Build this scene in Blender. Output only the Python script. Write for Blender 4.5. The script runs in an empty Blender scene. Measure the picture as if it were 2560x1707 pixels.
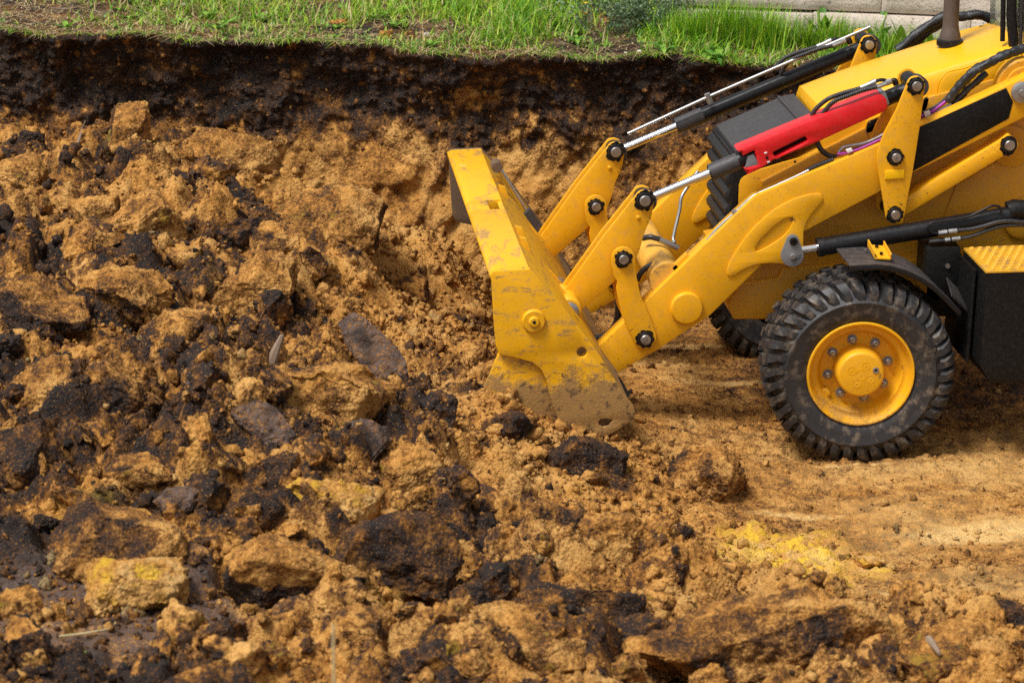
import bpy, bmesh, math, random
import numpy as np
from mathutils import Vector, Matrix
from mathutils.geometry import tessellate_polygon

SC = bpy.context.scene
COL = SC.collection
rad = math.radians

# ------------------------------------------------------------------ camera
# World: X runs along the machine towards its rear, Y away from the camera, Z up; the origin
# is on the pit floor below the outer face of the near front wheel.
PITCH, YAW, FPX, UC, VC = rad(17.56), rad(6.0), 6900.0, 1280.0, 853.5
FWD = np.array([math.cos(PITCH)*math.sin(YAW), math.cos(PITCH)*math.cos(YAW), -math.sin(PITCH)])
RGT = np.array([math.cos(YAW), -math.sin(YAW), 0.0])
UPV = np.cross(RGT, FWD)
WHEEL_R = 0.515
CAMPOS = (np.array([0.0, 0.0, WHEEL_R - .020])
          - 15.0*(FWD + RGT*((2147-UC)/FPX) - UPV*((936-VC)/FPX)))

cam_d = bpy.data.cameras.new('camera')
cam = bpy.data.objects.new('camera', cam_d); COL.objects.link(cam)
m = Matrix.Identity(4)
for i in range(3):
    m[i][0], m[i][1], m[i][2], m[i][3] = RGT[i], UPV[i], -FWD[i], CAMPOS[i]
cam.matrix_world = m
cam_d.sensor_width = 36.0
cam_d.lens = FPX/2560*36.0
cam_d.clip_start = .1; cam_d.clip_end = 500
cam_d.dof.use_dof = True
cam_d.dof.focus_distance = 15.2
cam_d.dof.aperture_fstop = 3.2
SC.camera = cam
SC.render.resolution_x, SC.render.resolution_y = 1024, 682

# ------------------------------------------------------------------ light: bright overcast day
SUN_EL, SUN_AZ = rad(61), rad(236)          # azimuth measured clockwise from +Y
w = bpy.data.worlds.new('World'); SC.world = w; w.use_nodes = True
nt = w.node_tree; nt.nodes.clear()
sky = nt.nodes.new('ShaderNodeTexSky'); sky.sky_type = 'NISHITA'; sky.sun_disc = False
sky.sun_elevation = SUN_EL; sky.sun_rotation = SUN_AZ
sky.air_density = 1.0; sky.dust_density = 3.0; sky.ozone_density = 1.0
hs = nt.nodes.new('ShaderNodeHueSaturation'); hs.inputs['Saturation'].default_value = .28
bg = nt.nodes.new('ShaderNodeBackground'); bg.inputs['Strength'].default_value = .055
wo = nt.nodes.new('ShaderNodeOutputWorld')
nt.links.new(sky.outputs[0], hs.inputs['Color']); nt.links.new(hs.outputs[0], bg.inputs[0]); nt.links.new(bg.outputs[0], wo.inputs[0])
sun_d = bpy.data.lights.new('sun', 'SUN'); sun_d.energy = 1.5; sun_d.angle = rad(18); sun_d.color = (1, .975, .94)
sun = bpy.data.objects.new('sun', sun_d); COL.objects.link(sun)
sd = Vector((math.sin(SUN_AZ)*math.cos(SUN_EL), math.cos(SUN_AZ)*math.cos(SUN_EL), math.sin(SUN_EL)))
sun.rotation_euler = sd.to_track_quat('Z', 'Y').to_euler()
SC.view_settings.view_transform = 'Standard'; SC.view_settings.look = 'None'
SC.view_settings.exposure = 1.36; SC.view_settings.gamma = 1.0
SC.view_settings.use_curve_mapping = False
SC.cycles.use_denoising = False
SC.cycles.max_bounces = 4

# ------------------------------------------------------------------ measuring helpers
def ray(u, v):
    return FWD + RGT*((u-UC)/FPX) - UPV*((v-VC)/FPX)
def P(u, v, Y):
    """photo pixel -> point on the vertical plane at depth Y"""
    d = ray(u, v); t = (Y-CAMPOS[1])/d[1]
    return CAMPOS + d*t
def PZ(u, v, z):
    d = ray(u, v); t = (z-CAMPOS[2])/d[2]
    return CAMPOS + d*t
def proj(p):
    q = np.asarray(p, float)-CAMPOS
    d = q@FWD
    return UC+FPX*(q@RGT)/d, VC-FPX*(q@UPV)/d
def zm(ox, oy, s):
    return lambda pts: [(ox+x*s, oy+y*s) for x, y in pts]
Z1 = zm(1760, 0, .34014); Z2 = zm(1760, 480, .45924); Z3 = zm(1100, 340, .29333); Z4 = zm(1100, 700, .29333)
A1 = zm(2260, 0, .19133); A2 = zm(2160, 300, .2551); A3 = zm(1680, 300, .2551); A4 = zm(1500, 540, .2551)
A8 = zm(2260, 580, .26786); FV = zm(0, 0, 1.08844)

# ------------------------------------------------------------------ noise (numpy)
def _h(ix, iy, iz, seed):
    with np.errstate(over='ignore'):
        h = (ix.astype(np.uint32)*np.uint32(374761393) + iy.astype(np.uint32)*np.uint32(668265263)
             + iz.astype(np.uint32)*np.uint32(2147483647) + np.uint32((seed*3266489917 + 374761) & 0xffffffff))
        h = (h ^ (h >> np.uint32(13)))*np.uint32(1274126177)
        h = (h ^ (h >> np.uint32(16)))*np.uint32(2246822519)
        h = h ^ (h >> np.uint32(13))
    return h
def _u(h): return (h & np.uint32(0xffffff)).astype(np.float32)/16777215.0
def vnoise(x, y, z, seed=0):
    x, y, z = (np.asarray(a, np.float64)+1000.0 for a in (x, y, z))
    fx, fy, fz = np.floor(x), np.floor(y), np.floor(z)
    ix, iy, iz = fx.astype(np.int64), fy.astype(np.int64), fz.astype(np.int64)
    tx, ty, tz = x-fx, y-fy, z-fz
    tx, ty, tz = (t*t*t*(t*(t*6-15)+10) for t in (tx, ty, tz))
    def c(a, b, d): return _u(_h(ix+a, iy+b, iz+d, seed))
    x00 = c(0,0,0)*(1-tx)+c(1,0,0)*tx; x10 = c(0,1,0)*(1-tx)+c(1,1,0)*tx
    x01 = c(0,0,1)*(1-tx)+c(1,0,1)*tx; x11 = c(0,1,1)*(1-tx)+c(1,1,1)*tx
    return ((x00*(1-ty)+x10*ty)*(1-tz) + (x01*(1-ty)+x11*ty)*tz)*2-1
def fbm(x, y, z=None, seed=0, octs=4, gain=.5):
    if z is None: z = np.zeros_like(x)
    s = 0; a = 1.0; n = 0
    for o in range(octs):
        k = 2.03**o
        s = s + a*vnoise(x*k+o*17.3, y*k-o*9.1, z*k+o*5.7, seed+o); n += a; a *= gain
    return s/n
def worley2(x, y, seed=0):
    """2-D cells: distance to the nearest and the second seed, id of the cell, offset from its seed"""
    x = np.asarray(x, float)+500; y = np.asarray(y, float)+500
    ix = np.floor(x).astype(np.int64); iy = np.floor(y).astype(np.int64); z0 = np.zeros_like(ix)
    f1 = np.full(x.shape, 9., np.float64); f2 = f1.copy(); cid = np.zeros(x.shape, np.uint32)
    ox = np.zeros_like(f1); oy = np.zeros_like(f1)
    for a in (-1, 0, 1):
        for b in (-1, 0, 1):
            h = _h(ix+a, iy+b, z0, seed)
            dx = x-(ix+a+.1+.8*_u(h)); dy = y-(iy+b+.1+.8*_u(_h(ix+a, iy+b, z0+7, seed)))
            d = np.sqrt(dx*dx+dy*dy)
            n = d < f1
            f2 = np.where(n, f1, np.minimum(f2, d))
            f1 = np.where(n, d, f1); cid = np.where(n, h, cid); ox = np.where(n, dx, ox); oy = np.where(n, dy, oy)
    return f1, f2, cid, ox, oy
def worley3(x, y, z, seed=0):
    x = np.asarray(x, float)+500; y = np.asarray(y, float)+500; z = np.asarray(z, float)+500
    ix = np.floor(x).astype(np.int64); iy = np.floor(y).astype(np.int64); iz = np.floor(z).astype(np.int64)
    f1 = np.full(x.shape, 9.); f2 = f1.copy(); cid = np.zeros(x.shape, np.uint32)
    for a in (-1, 0, 1):
        for b in (-1, 0, 1):
            for c in (-1, 0, 1):
                h = _h(ix+a, iy+b, iz+c, seed)
                d = np.sqrt((x-(ix+a+_u(h)))**2+(y-(iy+b+_u(_h(ix+a, iy+b, iz+c, seed+91))))**2+(z-(iz+c+_u(_h(ix+a, iy+b, iz+c, seed+57))))**2)
                n = d < f1
                f2 = np.where(n, f1, np.minimum(f2, d)); f1 = np.where(n, d, f1); cid = np.where(n, h, cid)
    return f1, f2, cid
def rnd_of(cid, k):
    return _u(_h(cid.astype(np.int64) & 0xffff, (cid >> np.uint32(16)).astype(np.int64), np.zeros(cid.shape, np.int64)+k, 5))
def sstep(a, b, x):
    t = np.clip((x-a)/(b-a), 0, 1); return t*t*(3-2*t)

# ------------------------------------------------------------------ materials
def new_mat(name):
    mt = bpy.data.materials.new(name); mt.use_nodes = True
    n = mt.node_tree; n.nodes.clear()
    out = n.nodes.new('ShaderNodeOutputMaterial'); b = n.nodes.new('ShaderNodeBsdfPrincipled')
    n.links.new(b.outputs[0], out.inputs[0])
    return mt, n, b
def N(n, t, **kw):
    o = n.nodes.new(t)
    for k, v in kw.items():
        if k in o.inputs: o.inputs[k].default_value = v
        else: setattr(o, k, v)
    return o
def coords(n, scale=(1, 1, 1)):
    tc = n.nodes.new('ShaderNodeTexCoord'); mp = n.nodes.new('ShaderNodeMapping')
    mp.inputs['Scale'].default_value = scale
    n.links.new(tc.outputs['Object'], mp.inputs[0]); return mp.outputs[0]
def noise(n, vec, scale, detail=4, rough=.55, dist=0):
    o = N(n, 'ShaderNodeTexNoise', Scale=scale, Detail=detail, Roughness=rough, Distortion=dist)
    n.links.new(vec, o.inputs['Vector']); return o.outputs['Fac']
def ramp(n, fac, stops, interp='LINEAR'):
    r = n.nodes.new('ShaderNodeValToRGB'); r.color_ramp.interpolation = interp
    e = r.color_ramp.elements
    while len(e) < len(stops): e.new(.5)
    for k, (p, c) in zip(e, stops):
        k.position = p; k.color = (*c, 1) if len(c) == 3 else c
    n.links.new(fac, r.inputs[0]); return r.outputs[0]
def maprange(n, v, a, b, c=0., d=1.):
    o = n.nodes.new('ShaderNodeMapRange'); o.inputs[1].default_value = a; o.inputs[2].default_value = b
    o.inputs[3].default_value = c; o.inputs[4].default_value = d
    n.links.new(v, o.inputs[0]); return o.outputs[0]
def mth(n, op, a, b=None, clamp=False):
    o = n.nodes.new('ShaderNodeMath'); o.operation = op; o.use_clamp = clamp
    for i, v in enumerate((a, b)):
        if v is None: continue
        if isinstance(v, (int, float)): o.inputs[i].default_value = v
        else: n.links.new(v, o.inputs[i])
    return o.outputs[0]
def mix(n, fac, a, b, mode='MIX'):
    o = n.nodes.new('ShaderNodeMix'); o.data_type = 'RGBA'; o.blend_type = mode
    for sock, v in ((o.inputs[0], fac), (o.inputs[6], a), (o.inputs[7], b)):
        if isinstance(v, (int, float)): sock.default_value = v
        elif isinstance(v, tuple): sock.default_value = (*v, 1)
        else: n.links.new(v, sock)
    return o.outputs[2]
def bump(n, b, h, dist, strength=1.0, prev=None):
    o = N(n, 'ShaderNodeBump', Strength=strength, Distance=dist)
    n.links.new(h, o.inputs['Height'])
    if prev is not None: n.links.new(prev, o.inputs['Normal'])
    n.links.new(o.outputs[0], b.inputs['Normal']); return o.outputs[0]
def attr(n, name):
    o = n.nodes.new('ShaderNodeAttribute'); o.attribute_name = name; return o.outputs['Fac']

def voro(n, vec, scale, rnd=1.0):
    o = N(n, 'ShaderNodeTexVoronoi', Scale=scale, Randomness=rnd); n.links.new(vec, o.inputs['Vector']); return o
def soil_material():
    mt, n, b = new_mat('soil'); v = coords(n)
    fine = noise(n, v, 62, 4, .8); mid = noise(n, v, 12, 3, .6); big = noise(n, v, 3.3, 2, .5)
    v1 = voro(n, v, 60)
    d = mth(n, 'ADD', mth(n, 'MULTIPLY', attr(n, 'dark'), .82), mth(n, 'MULTIPLY', mth(n, 'SUBTRACT', fine, .5), 1.7))
    d = mth(n, 'ADD', d, mth(n, 'MULTIPLY', mth(n, 'SUBTRACT', mid, .5), 1.1))
    d = mth(n, 'ADD', d, .11, True)
    c = ramp(n, d, [(0., (.57, .285, .070)), (.18, (.42, .190, .038)), (.36, (.255, .106, .020)), (.54, (.105, .044, .012)), (.74, (.034, .016, .009)), (1., (.010, .0062, .005))])
    tan = mth(n, 'MULTIPLY', maprange(n, noise(n, v, 2.3, 4, .6), .46, .60), maprange(n, d, .10, .45, .55, 0.))
    c = mix(n, tan, c, (.58, .345, .115))
    # ochre grains stuck on dark earth
    c = mix(n, mth(n, 'MULTIPLY', maprange(n, noise(n, v, 105, 2, .6), .63, .68), .6), c, (.45, .21, .045))
    c = mix(n, mth(n, 'MULTIPLY', attr(n, 'slab'), maprange(n, fine, .38, .58), True), c, (.150, .104, .084))
    t = mth(n, 'MULTIPLY', attr(n, 'tint'), maprange(n, mid, .40, .58), True)
    c = mix(n, mth(n, 'MULTIPLY', t, maprange(n, fine, .33, .52, .45, 1.0)), c, (.74, .455, .035))
    c = mix(n, mth(n, 'MULTIPLY', attr(n, 'pale'), maprange(n, fine, .38, .6), True), c, (.70, .49, .20))
    n.links.new(c, b.inputs['Base Color'])
    n.links.new(maprange(n, mth(n, 'ADD', d, mth(n, 'MULTIPLY', attr(n, 'slab'), .6)), .5, 1.1, .95, .5), b.inputs['Roughness'])
    b.inputs['Specular IOR Level'].default_value = .3
    # crumbly in places, sheared smooth in others
    cr = maprange(n, big, .40, .58, .12, 1.0)
    h = mth(n, 'MULTIPLY', mth(n, 'MULTIPLY', v1.outputs['Distance'], -.6), cr)
    h = mth(n, 'ADD', h, mth(n, 'MULTIPLY', noise(n, v, 30, 5, .74), 1.25))
    bump(n, b, h, .017, 1.0)
    return mt
def paint(name, col, specks=.5, mud=0., mudz=(.0, .6), rough=.42, smear=0., fade=.25):
    mt, n, b = new_mat(name); v = coords(n)
    c = mix(n, mth(n, 'MULTIPLY', noise(n, v, 3.5, 4, .6), fade), col, tuple(min(1, k*.72+.012) for k in col))
    if specks:
        s = mth(n, 'MULTIPLY', maprange(n, noise(n, v, 85, 2, .4, .3), .67, .70), maprange(n, noise(n, v, 5, 3), .42, .6))
        c = mix(n, mth(n, 'MULTIPLY', s, specks), c, (.09, .045, .02))
    dustm = mth(n, 'MULTIPLY', maprange(n, noise(n, v, 26, 5, .75), .50, .70), .40*max(specks, .2))
    gr = mth(n, 'MULTIPLY', maprange(n, noise(n, v, 2.6, 5, .7, .5), .54, .70), .55*specks)
    c = mix(n, gr, c, tuple(k*.55 for k in col))
    c = mix(n, dustm, c, (.36, .22, .10))
    rg = maprange(n, noise(n, v, 18, 5, .7), .3, .7, rough-.08, rough+.15)
    sc_ = noise(n, coords(n, (3, 3, 90)), 1.0, 4, .7, 1.2)
    c = mix(n, mth(n, 'MULTIPLY', maprange(n, sc_, .66, .70), .35), c, (.85, .60, .16))
    c = mix(n, mth(n, 'MULTIPLY', maprange(n, noise(n, coords(n, (70, 3, 6)), 1.0, 4, .7, .8), .67, .71), .4), c, tuple(k*.35 for k in col))
    if smear:
        sm = noise(n, coords(n, (9, 3.2, 26)), 1.0, 6, .72, .6)
        g = maprange(n, sm, .53, .62)
        g = mth(n, 'MULTIPLY', g, maprange(n, noise(n, v, 55, 4, .75), .36, .52))
        c = mix(n, mth(n, 'MULTIPLY', g, smear), c, mix(n, noise(n, v, 60, 2), (.34, .22, .13), (.13, .075, .045)))
    if mud:
        sx = n.nodes.new('ShaderNodeSeparateXYZ'); n.links.new(coords(n), sx.inputs[0])
        hz = maprange(n, sx.outputs[2], mudz[0], mudz[1], 1.0, -.25)
        k = mth(n, 'ADD', hz, mth(n, 'MULTIPLY', mth(n, 'SUBTRACT', noise(n, v, 9, 6, .75), .5), 1.5))
        k = maprange(n, k, .42, .62)
        mc = mix(n, noise(n, v, 40, 4, .7), (.21, .115, .045), (.40, .225, .07))
        mc = mix(n, maprange(n, noise(n, v, 22, 3), .55, .65), mc, (.075, .045, .03))
        c = mix(n, mth(n, 'MULTIPLY', k, mud), c, mc)
        blob = maprange(n, noise(n, v, 15, 3, .5, .4), .71, .74)
        c = mix(n, mth(n, 'MULTIPLY', blob, .85), c, (.13, .07, .03))
        rgm = mth(n, 'MAXIMUM', rg, mth(n, 'MULTIPLY', k, .9))
        n.links.new(rgm, b.inputs['Roughness'])
        bump(n, b, mth(n, 'MULTIPLY', k, noise(n, v, 60, 4, .7)), .006, .8)
    else:
        n.links.new(rg, b.inputs['Roughness'])
        bump(n, b, noise(n, v, 160, 3, .6), .0007, .5)
    n.links.new(c, b.inputs['Base Color'])
    b.inputs['Specular IOR Level'].default_value = .45
    return mt
def plain(name, col, rough=.5, metal=0., dust=.0, dustcol=(.30, .21, .13), scale=40, spec=.5, bmp=.0):
    mt, n, b = new_mat(name); v = coords(n)
    c = mix(n, noise(n, v, scale*.3, 4, .6), tuple(k*.75 for k in col), tuple(min(1, k*1.2) for k in col))
    if dust:
        k = maprange(n, noise(n, v, scale, 6, .75), .50, .75)
        c = mix(n, mth(n, 'MULTIPLY', k, dust), c, dustcol)
    n.links.new(c, b.inputs['Base Color'])
    n.links.new(maprange(n, noise(n, v, scale*.6, 3), .3, .7, max(.03, rough-.07), rough+.1), b.inputs['Roughness'])
    b.inputs['Metallic'].default_value = metal; b.inputs['Specular IOR Level'].default_value = spec
    if bmp: bump(n, b, noise(n, v, scale*3, 4, .7), bmp, .7)
    return mt
YEL = (.82, .39, .003)
M = {}
M['soil'] = soil_material()
M['yellow'] = paint('yellow_paint', YEL, .8, mud=.5, mudz=(.12, .72))
M['yellow_bucket'] = paint('yellow_bucket_paint', (.84, .415, .004), .5, mud=.93, mudz=(.36, 1.02), smear=.7)
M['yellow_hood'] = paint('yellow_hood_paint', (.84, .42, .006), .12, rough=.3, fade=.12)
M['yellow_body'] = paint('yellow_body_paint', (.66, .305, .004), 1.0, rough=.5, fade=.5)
M['yellow_tube'] = paint('yellow_muddy_paint', (.76, .40, .05), .8, smear=.8)
M['yellow_rim'] = paint('yellow_rim_paint', (.80, .385, .006), .6, rough=.42, mud=.6, mudz=(-.42, .06))
M['yellow_step'] = paint('worn_step_paint', (.60, .31, .02), .8, smear=1.0)
M['black'] = plain('black_paint', (.006, .006, .007), .38, dust=.3, dustcol=(.06, .048, .04), scale=60, spec=.35)
M['black_dirty'] = plain('dirty_black_steel', (.004, .004, .004), .5, dust=.45, dustcol=(.055, .042, .036), scale=60, spec=.25, bmp=.002)
M['grey_plastic'] = plain('dark_grey_plastic', (.042, .038, .038), .55, dust=.3, dustcol=(.16, .14, .13), scale=40, bmp=.001)
M['fender'] = plain('dusty_fender_plastic', (.050, .044, .043), .5, dust=.55, dustcol=(.20, .155, .12), scale=26)
M['rubber'] = plain('tyre_rubber', (.021, .020, .021), .55, dust=1.0, dustcol=(.22, .165, .11), scale=13, bmp=.003)
M['hose'] = plain('hose_rubber', (.020, .020, .022), .45, dust=.25, scale=90)
M['purple'] = plain('purple_hose', (.36, .03, .32), .4, scale=60)
M['sleeve'] = plain('woven_hose_sleeve', (.013, .013, .015), .33, dust=.2, dustcol=(.10, .10, .11), scale=50, bmp=.004)
M['muddy_steel'] = plain('muddy_steel', (.13, .08, .045), .8, dust=.8, dustcol=(.20, .115, .05), scale=20, bmp=.004)
M['chrome'] = plain('chrome_rod', (.80, .80, .80), .10, metal=1.0, scale=20)
M['steel'] = plain('steel_pin', (.42, .41, .40), .34, metal=.9, scale=60, dust=.3)
M['zinc'] = plain('zinc_fitting', (.38, .38, .37), .38, metal=.75, scale=60, dust=.2)
M['greylink'] = plain('grey_cast_steel', (.20, .20, .205), .5, metal=.2, scale=80, dust=.2)
M['red'] = plain('red_paint', (.70, .010, .016), .36, dust=.28, dustcol=(.34, .10, .06), scale=34)
M['reflector'] = plain('amber_reflector', (1.0, .50, .004), .25, scale=30)
M['white'] = plain('white_tag', (.75, .75, .73), .4, scale=60)
M['exhaust'] = plain('heat_browned_steel', (.105, .080, .068), .6, metal=.3, dust=.35, dustcol=(.16, .11, .09), scale=60)
M['grille'] = plain('black_mesh_grille', (.010, .010, .010), .5, dust=.5, dustcol=(.055, .045, .036), scale=120, bmp=.004)
def glass_material():
    mt, n, b = new_mat('cab_glass')
    b.inputs['Base Color'].default_value = (.75, .80, .74, 1); b.inputs['Roughness'].default_value = .055
    b.inputs['Transmission Weight'].default_value = .9; b.inputs['IOR'].default_value = 1.3
    return mt
M['glass'] = glass_material()
def blade_material(name, stops, trans=.25):
    mt, n, b = new_mat(name)
    c = ramp(n, attr(n, 'tint'), stops)
    n.links.new(c, b.inputs['Base Color']); b.inputs['Roughness'].default_value = .55
    tr = n.nodes.new('ShaderNodeBsdfTranslucent'); n.links.new(c, tr.inputs[0])
    ms = n.nodes.new('ShaderNodeMixShader'); ms.inputs[0].default_value = trans
    out = [k for k in n.nodes if k.type == 'OUTPUT_MATERIAL'][0]
    n.links.new(b.outputs[0], ms.inputs[1]); n.links.new(tr.outputs[0], ms.inputs[2]); n.links.new(ms.outputs[0], out.inputs[0])
    return mt
M['grass'] = blade_material('grass', [(0, (.05, .17, .008)), (.35, (.17, .40, .012)), (.65, (.36, .52, .02)), (.8, (.46, .48, .05)), (.86, (.46, .33, .15)), (1, (.62, .47, .26))])
M['leaf'] = blade_material('weed_leaf', [(0, (.035, .11, .016)), (.5, (.09, .25, .02)), (1, (.24, .42, .04))])
M['wormwood'] = blade_material('grey_green_leaf', [(0, (.035, .075, .03)), (.5, (.10, .17, .07)), (1, (.22, .30, .16))], .15)
M['petal'] = plain('yellow_petal', (.85, .50, .01), .5, scale=60)
M['stone'] = plain('pale_stone', (.58, .53, .46), .8, dust=.35, dustcol=(.30, .2, .1), scale=30, bmp=.004)
M['wood'] = plain('grey_dry_wood', (.24, .165, .11), .8, dust=.4, dustcol=(.40, .32, .25), scale=40, bmp=.003)
M['straw'] = plain('dry_straw', (.50, .40, .20), .7, scale=60)
def concrete_material():
    mt, n, b = new_mat('weathered_concrete'); v = coords(n)
    c = mix(n, noise(n, v, 2.2, 6, .65), (.40, .32, .25), (.74, .64, .54))
    c = mix(n, maprange(n, noise(n, v, 42, 3, .6), .62, .67), c, (.14, .12, .11))
    c = mix(n, maprange(n, noise(n, v, 5, 5, .7), .55, .75), c, (.66, .60, .52))
    c = mix(n, mth(n, 'MULTIPLY', maprange(n, noise(n, v, 3.1, 5, .7), .56, .68), .6), c, (.30, .27, .07))
    n.links.new(c, b.inputs['Base Color']); b.inputs['Roughness'].default_value = .9
    bump(n, b, noise(n, v, 45, 5, .7), .012, .8)
    return mt
M['concrete'] = concrete_material()

# ------------------------------------------------------------------ object helpers
def tag(o, label=None, cat=None, group=None, kind=None):
    for k, v in (('label', label), ('category', cat), ('group', group), ('kind', kind)):
        if v: o[k] = v
    return o
def link(name, me, mat, parent=None):
    o = bpy.data.objects.new(name, me); COL.objects.link(o)
    if mat is not None and not me.materials: me.materials.append(M[mat] if isinstance(mat, str) else mat)
    if parent is not None: o.parent = parent
    return o
def empty(name, loc=(0, 0, 0), parent=None):
    o = bpy.data.objects.new(name, None); o.location = loc; o.empty_display_size = .2; COL.objects.link(o)
    if parent is not None: o.parent = parent
    return o
def mk(name, verts, faces, mat, parent=None, smooth=None):
    me = bpy.data.meshes.new(name)
    me.from_pydata([tuple(map(float, v)) for v in verts], [], faces)
    bm = bmesh.new(); bm.from_mesh(me)
    bmesh.ops.remove_doubles(bm, verts=bm.verts, dist=1e-5)
    bmesh.ops.recalc_face_normals(bm, faces=bm.faces)
    bm.to_mesh(me); bm.free()
    if smooth:
        me.polygons.foreach_set('use_smooth', [True]*len(me.polygons))
        me.set_sharp_from_angle(angle=rad(smooth))
    return link(name, me, mat, parent)
def fast_mesh(name, V, F, attrs=None, smooth=True):
    """V (n,3), F (m,k) equal-sided faces"""
    me = bpy.data.meshes.new(name)
    V = np.ascontiguousarray(V, np.float32); F = np.ascontiguousarray(F, np.int32); k = F.shape[1]
    me.vertices.add(len(V)); me.vertices.foreach_set('co', V.ravel())
    me.loops.add(F.size); me.loops.foreach_set('vertex_index', F.ravel())
    me.polygons.add(len(F)); me.polygons.foreach_set('loop_start', np.arange(0, F.size, k, dtype=np.int32))
    if smooth: me.polygons.foreach_set('use_smooth', np.ones(len(F), bool))
    for nm, a in (attrs or {}).items():
        at = me.attributes.new(nm, 'FLOAT', 'POINT'); at.data.foreach_set('value', np.ascontiguousarray(a, np.float32))
    me.update(calc_edges=True); me.validate()
    return me
def grid_faces(nr, nc):
    i = np.arange(nr*nc).reshape(nr, nc)
    return np.stack([i[:-1, :-1], i[:-1, 1:], i[1:, 1:], i[1:, :-1]], -1).reshape(-1, 4)
# ================================================================== the setting: pit floor, spoil heap, cut bank, upper ground
def wall_y(x): return 3.05-.14*np.asarray(x, float)
def top_z(x): return 1.55-.050*np.asarray(x, float)

def tps(pts):
    A = np.array(pts, float); xy = A[:, :2]; n = len(A)
    def U(r2): return r2*np.log(np.maximum(r2, 1e-9))*.5
    K = U(((xy[:, None]-xy[None])**2).sum(-1)) + np.eye(n)*.03
    Pm = np.c_[np.ones(n), xy]
    L = np.zeros((n+3, n+3)); L[:n, :n] = K; L[:n, n:] = Pm; L[n:, :n] = Pm.T
    s = np.linalg.solve(L, np.r_[A[:, 2], np.zeros(3)])
    def f(x, y):
        r = s[n]+s[n+1]*x+s[n+2]*y
        for (px, py), w_ in zip(xy, s[:n]): r = r+w_*U((x-px)**2+(y-py)**2)
        return r
    return f
ctl = []
for u, v, z in [(2150, 1170, 0), (2500, 1300, .0), (2500, 1050, .0), (1950, 1380, .0), (1800, 1010, .02), (1720, 900, .02), (2300, 1450, .0),
                (1990, 1180, .0), (2120, 1000, 0), (2050, 880, 0), (1560, 880, .06), (1650, 990, .08),
                (1640, 1110, .14), (1830, 1300, .04), (1960, 1460, .03), (1480, 1130, .30), (1560, 1230, .20), (1700, 1430, .16),
                (1100, 1130, .44), (1250, 1300, .40), (700, 1050, .74), (300, 1050, .80), (80, 750, .92), (300, 640, 1.0), (700, 640, .92), (900, 800, .66),
                (1000, 650, .46), (1080, 770, .42), (1150, 850, .46), (1000, 980, .52),
                (300, 420, .95), (0, 430, .98), (620, 440, .88), (880, 560, .66),
                (150, 1420, .60), (150, 1680, .64), (600, 1640, .60), (600, 1350, .62), (1050, 1600, .50), (1450, 1620, .36), (1000, 1350, .5),
                (1850, 1600, .26), (2250, 1640, .25), (2500, 1620, .23), (2100, 1520, .03), (2450, 1510, .02)]:
    p = PZ(u, v, z); ctl.append((p[0], p[1], z))
for q in Z4([(400, 870), (700, 1060), (1000, 1190), (1250, 1280), (1540, 1300)]):
    p = P(*q, -.25); ctl.append((p[0], -.30, p[2]-.01))
for q_, Y_ in (((1128, 560), 2.40), ((1140, 650), 1.85), ((1165, 770), 1.1), ((1195, 880), .4)):
    p = P(*q_, Y_); ctl.append((p[0]-.12, Y_, p[2]))
for x, y, z in [(-3.3, 3.2, .74), (-2.85, 3.1, .52), (-2.45, 3.05, .46), (-1.6, 1.2, .12), (-1.7, 2.2, .15), (-.8, 2.4, .05), (.5, 2.6, 0), (2.2, 2.2, 0), (2.4, -1, 0), (2.2, -3.6, .1), (1.2, -4.4, .3), (-6, 0, .7), (-6, 3, 1.0), (-6, -3.5, .65), (-4, -4.6, .6), (-2, -4.6, .45), (0, -4.6, .36)]:
    ctl.append((x, y, z))
base_f = tps(ctl)

GX0, GX1, GY0, GY1, GS = -6.0, 2.7, -4.7, 3.95, .0122
gx = np.arange(GX0, GX1, GS); gy = np.arange(GY0, GY1, GS)
X, Y = np.meshgrid(gx, gy)
base = base_f(X, Y)
# where the ground is loose heap (1) and where it is scraped, driven floor (0)
toe = np.interp(Y, [-4.7, -2.6, -2.05, -1.2, -.24, .4, 4], [-.1, -.65, -.72, -.80, -.95, -1.35, -1.7])
heap = sstep(.12, -.30, X-toe + .12*fbm(X*2.2, Y*2.2, seed=3, octs=3))
fore = sstep(-2.5, -2.85, Y+.10*fbm(X*2, Y*2, seed=8, octs=2)-np.interp(X, [-1, 0, 1], [.3, 0, -.1]))     # ridge of clods nearest the camera
rough = np.clip(heap+fore, 0, 1)
_q = np.stack([X, Y, base], -1)-CAMPOS; _d = _q@FWD
PU, PV = UC+FPX*(_q@RGT)/_d, VC-FPX*(_q@UPV)/_d
# big clods make up the left and near parts of the heap; a smoother fan of fine clay runs from the bank past the bucket
uline = np.interp(PV, [300, 420, 600, 800, 900, 1000, 1100, 1250, 1400, 1480, 1540], [540, 690, 940, 900, 890, 1000, 1140, 1330, 1500, 1700, 3200])
coarse = sstep(90, -130, PU-uline+90*fbm(X*2, Y*2, seed=9, octs=3))
del _q, _d
sod = sstep(1.0, .55, np.hypot((X+4.15)/1.15, (Y+3.35)/.75)+.2*fbm(X*3, Y*3, seed=77, octs=3))             # smooth trodden dark patch
rough_big = rough*(1-.86*sod)*(.22+.78*coarse)

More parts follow.
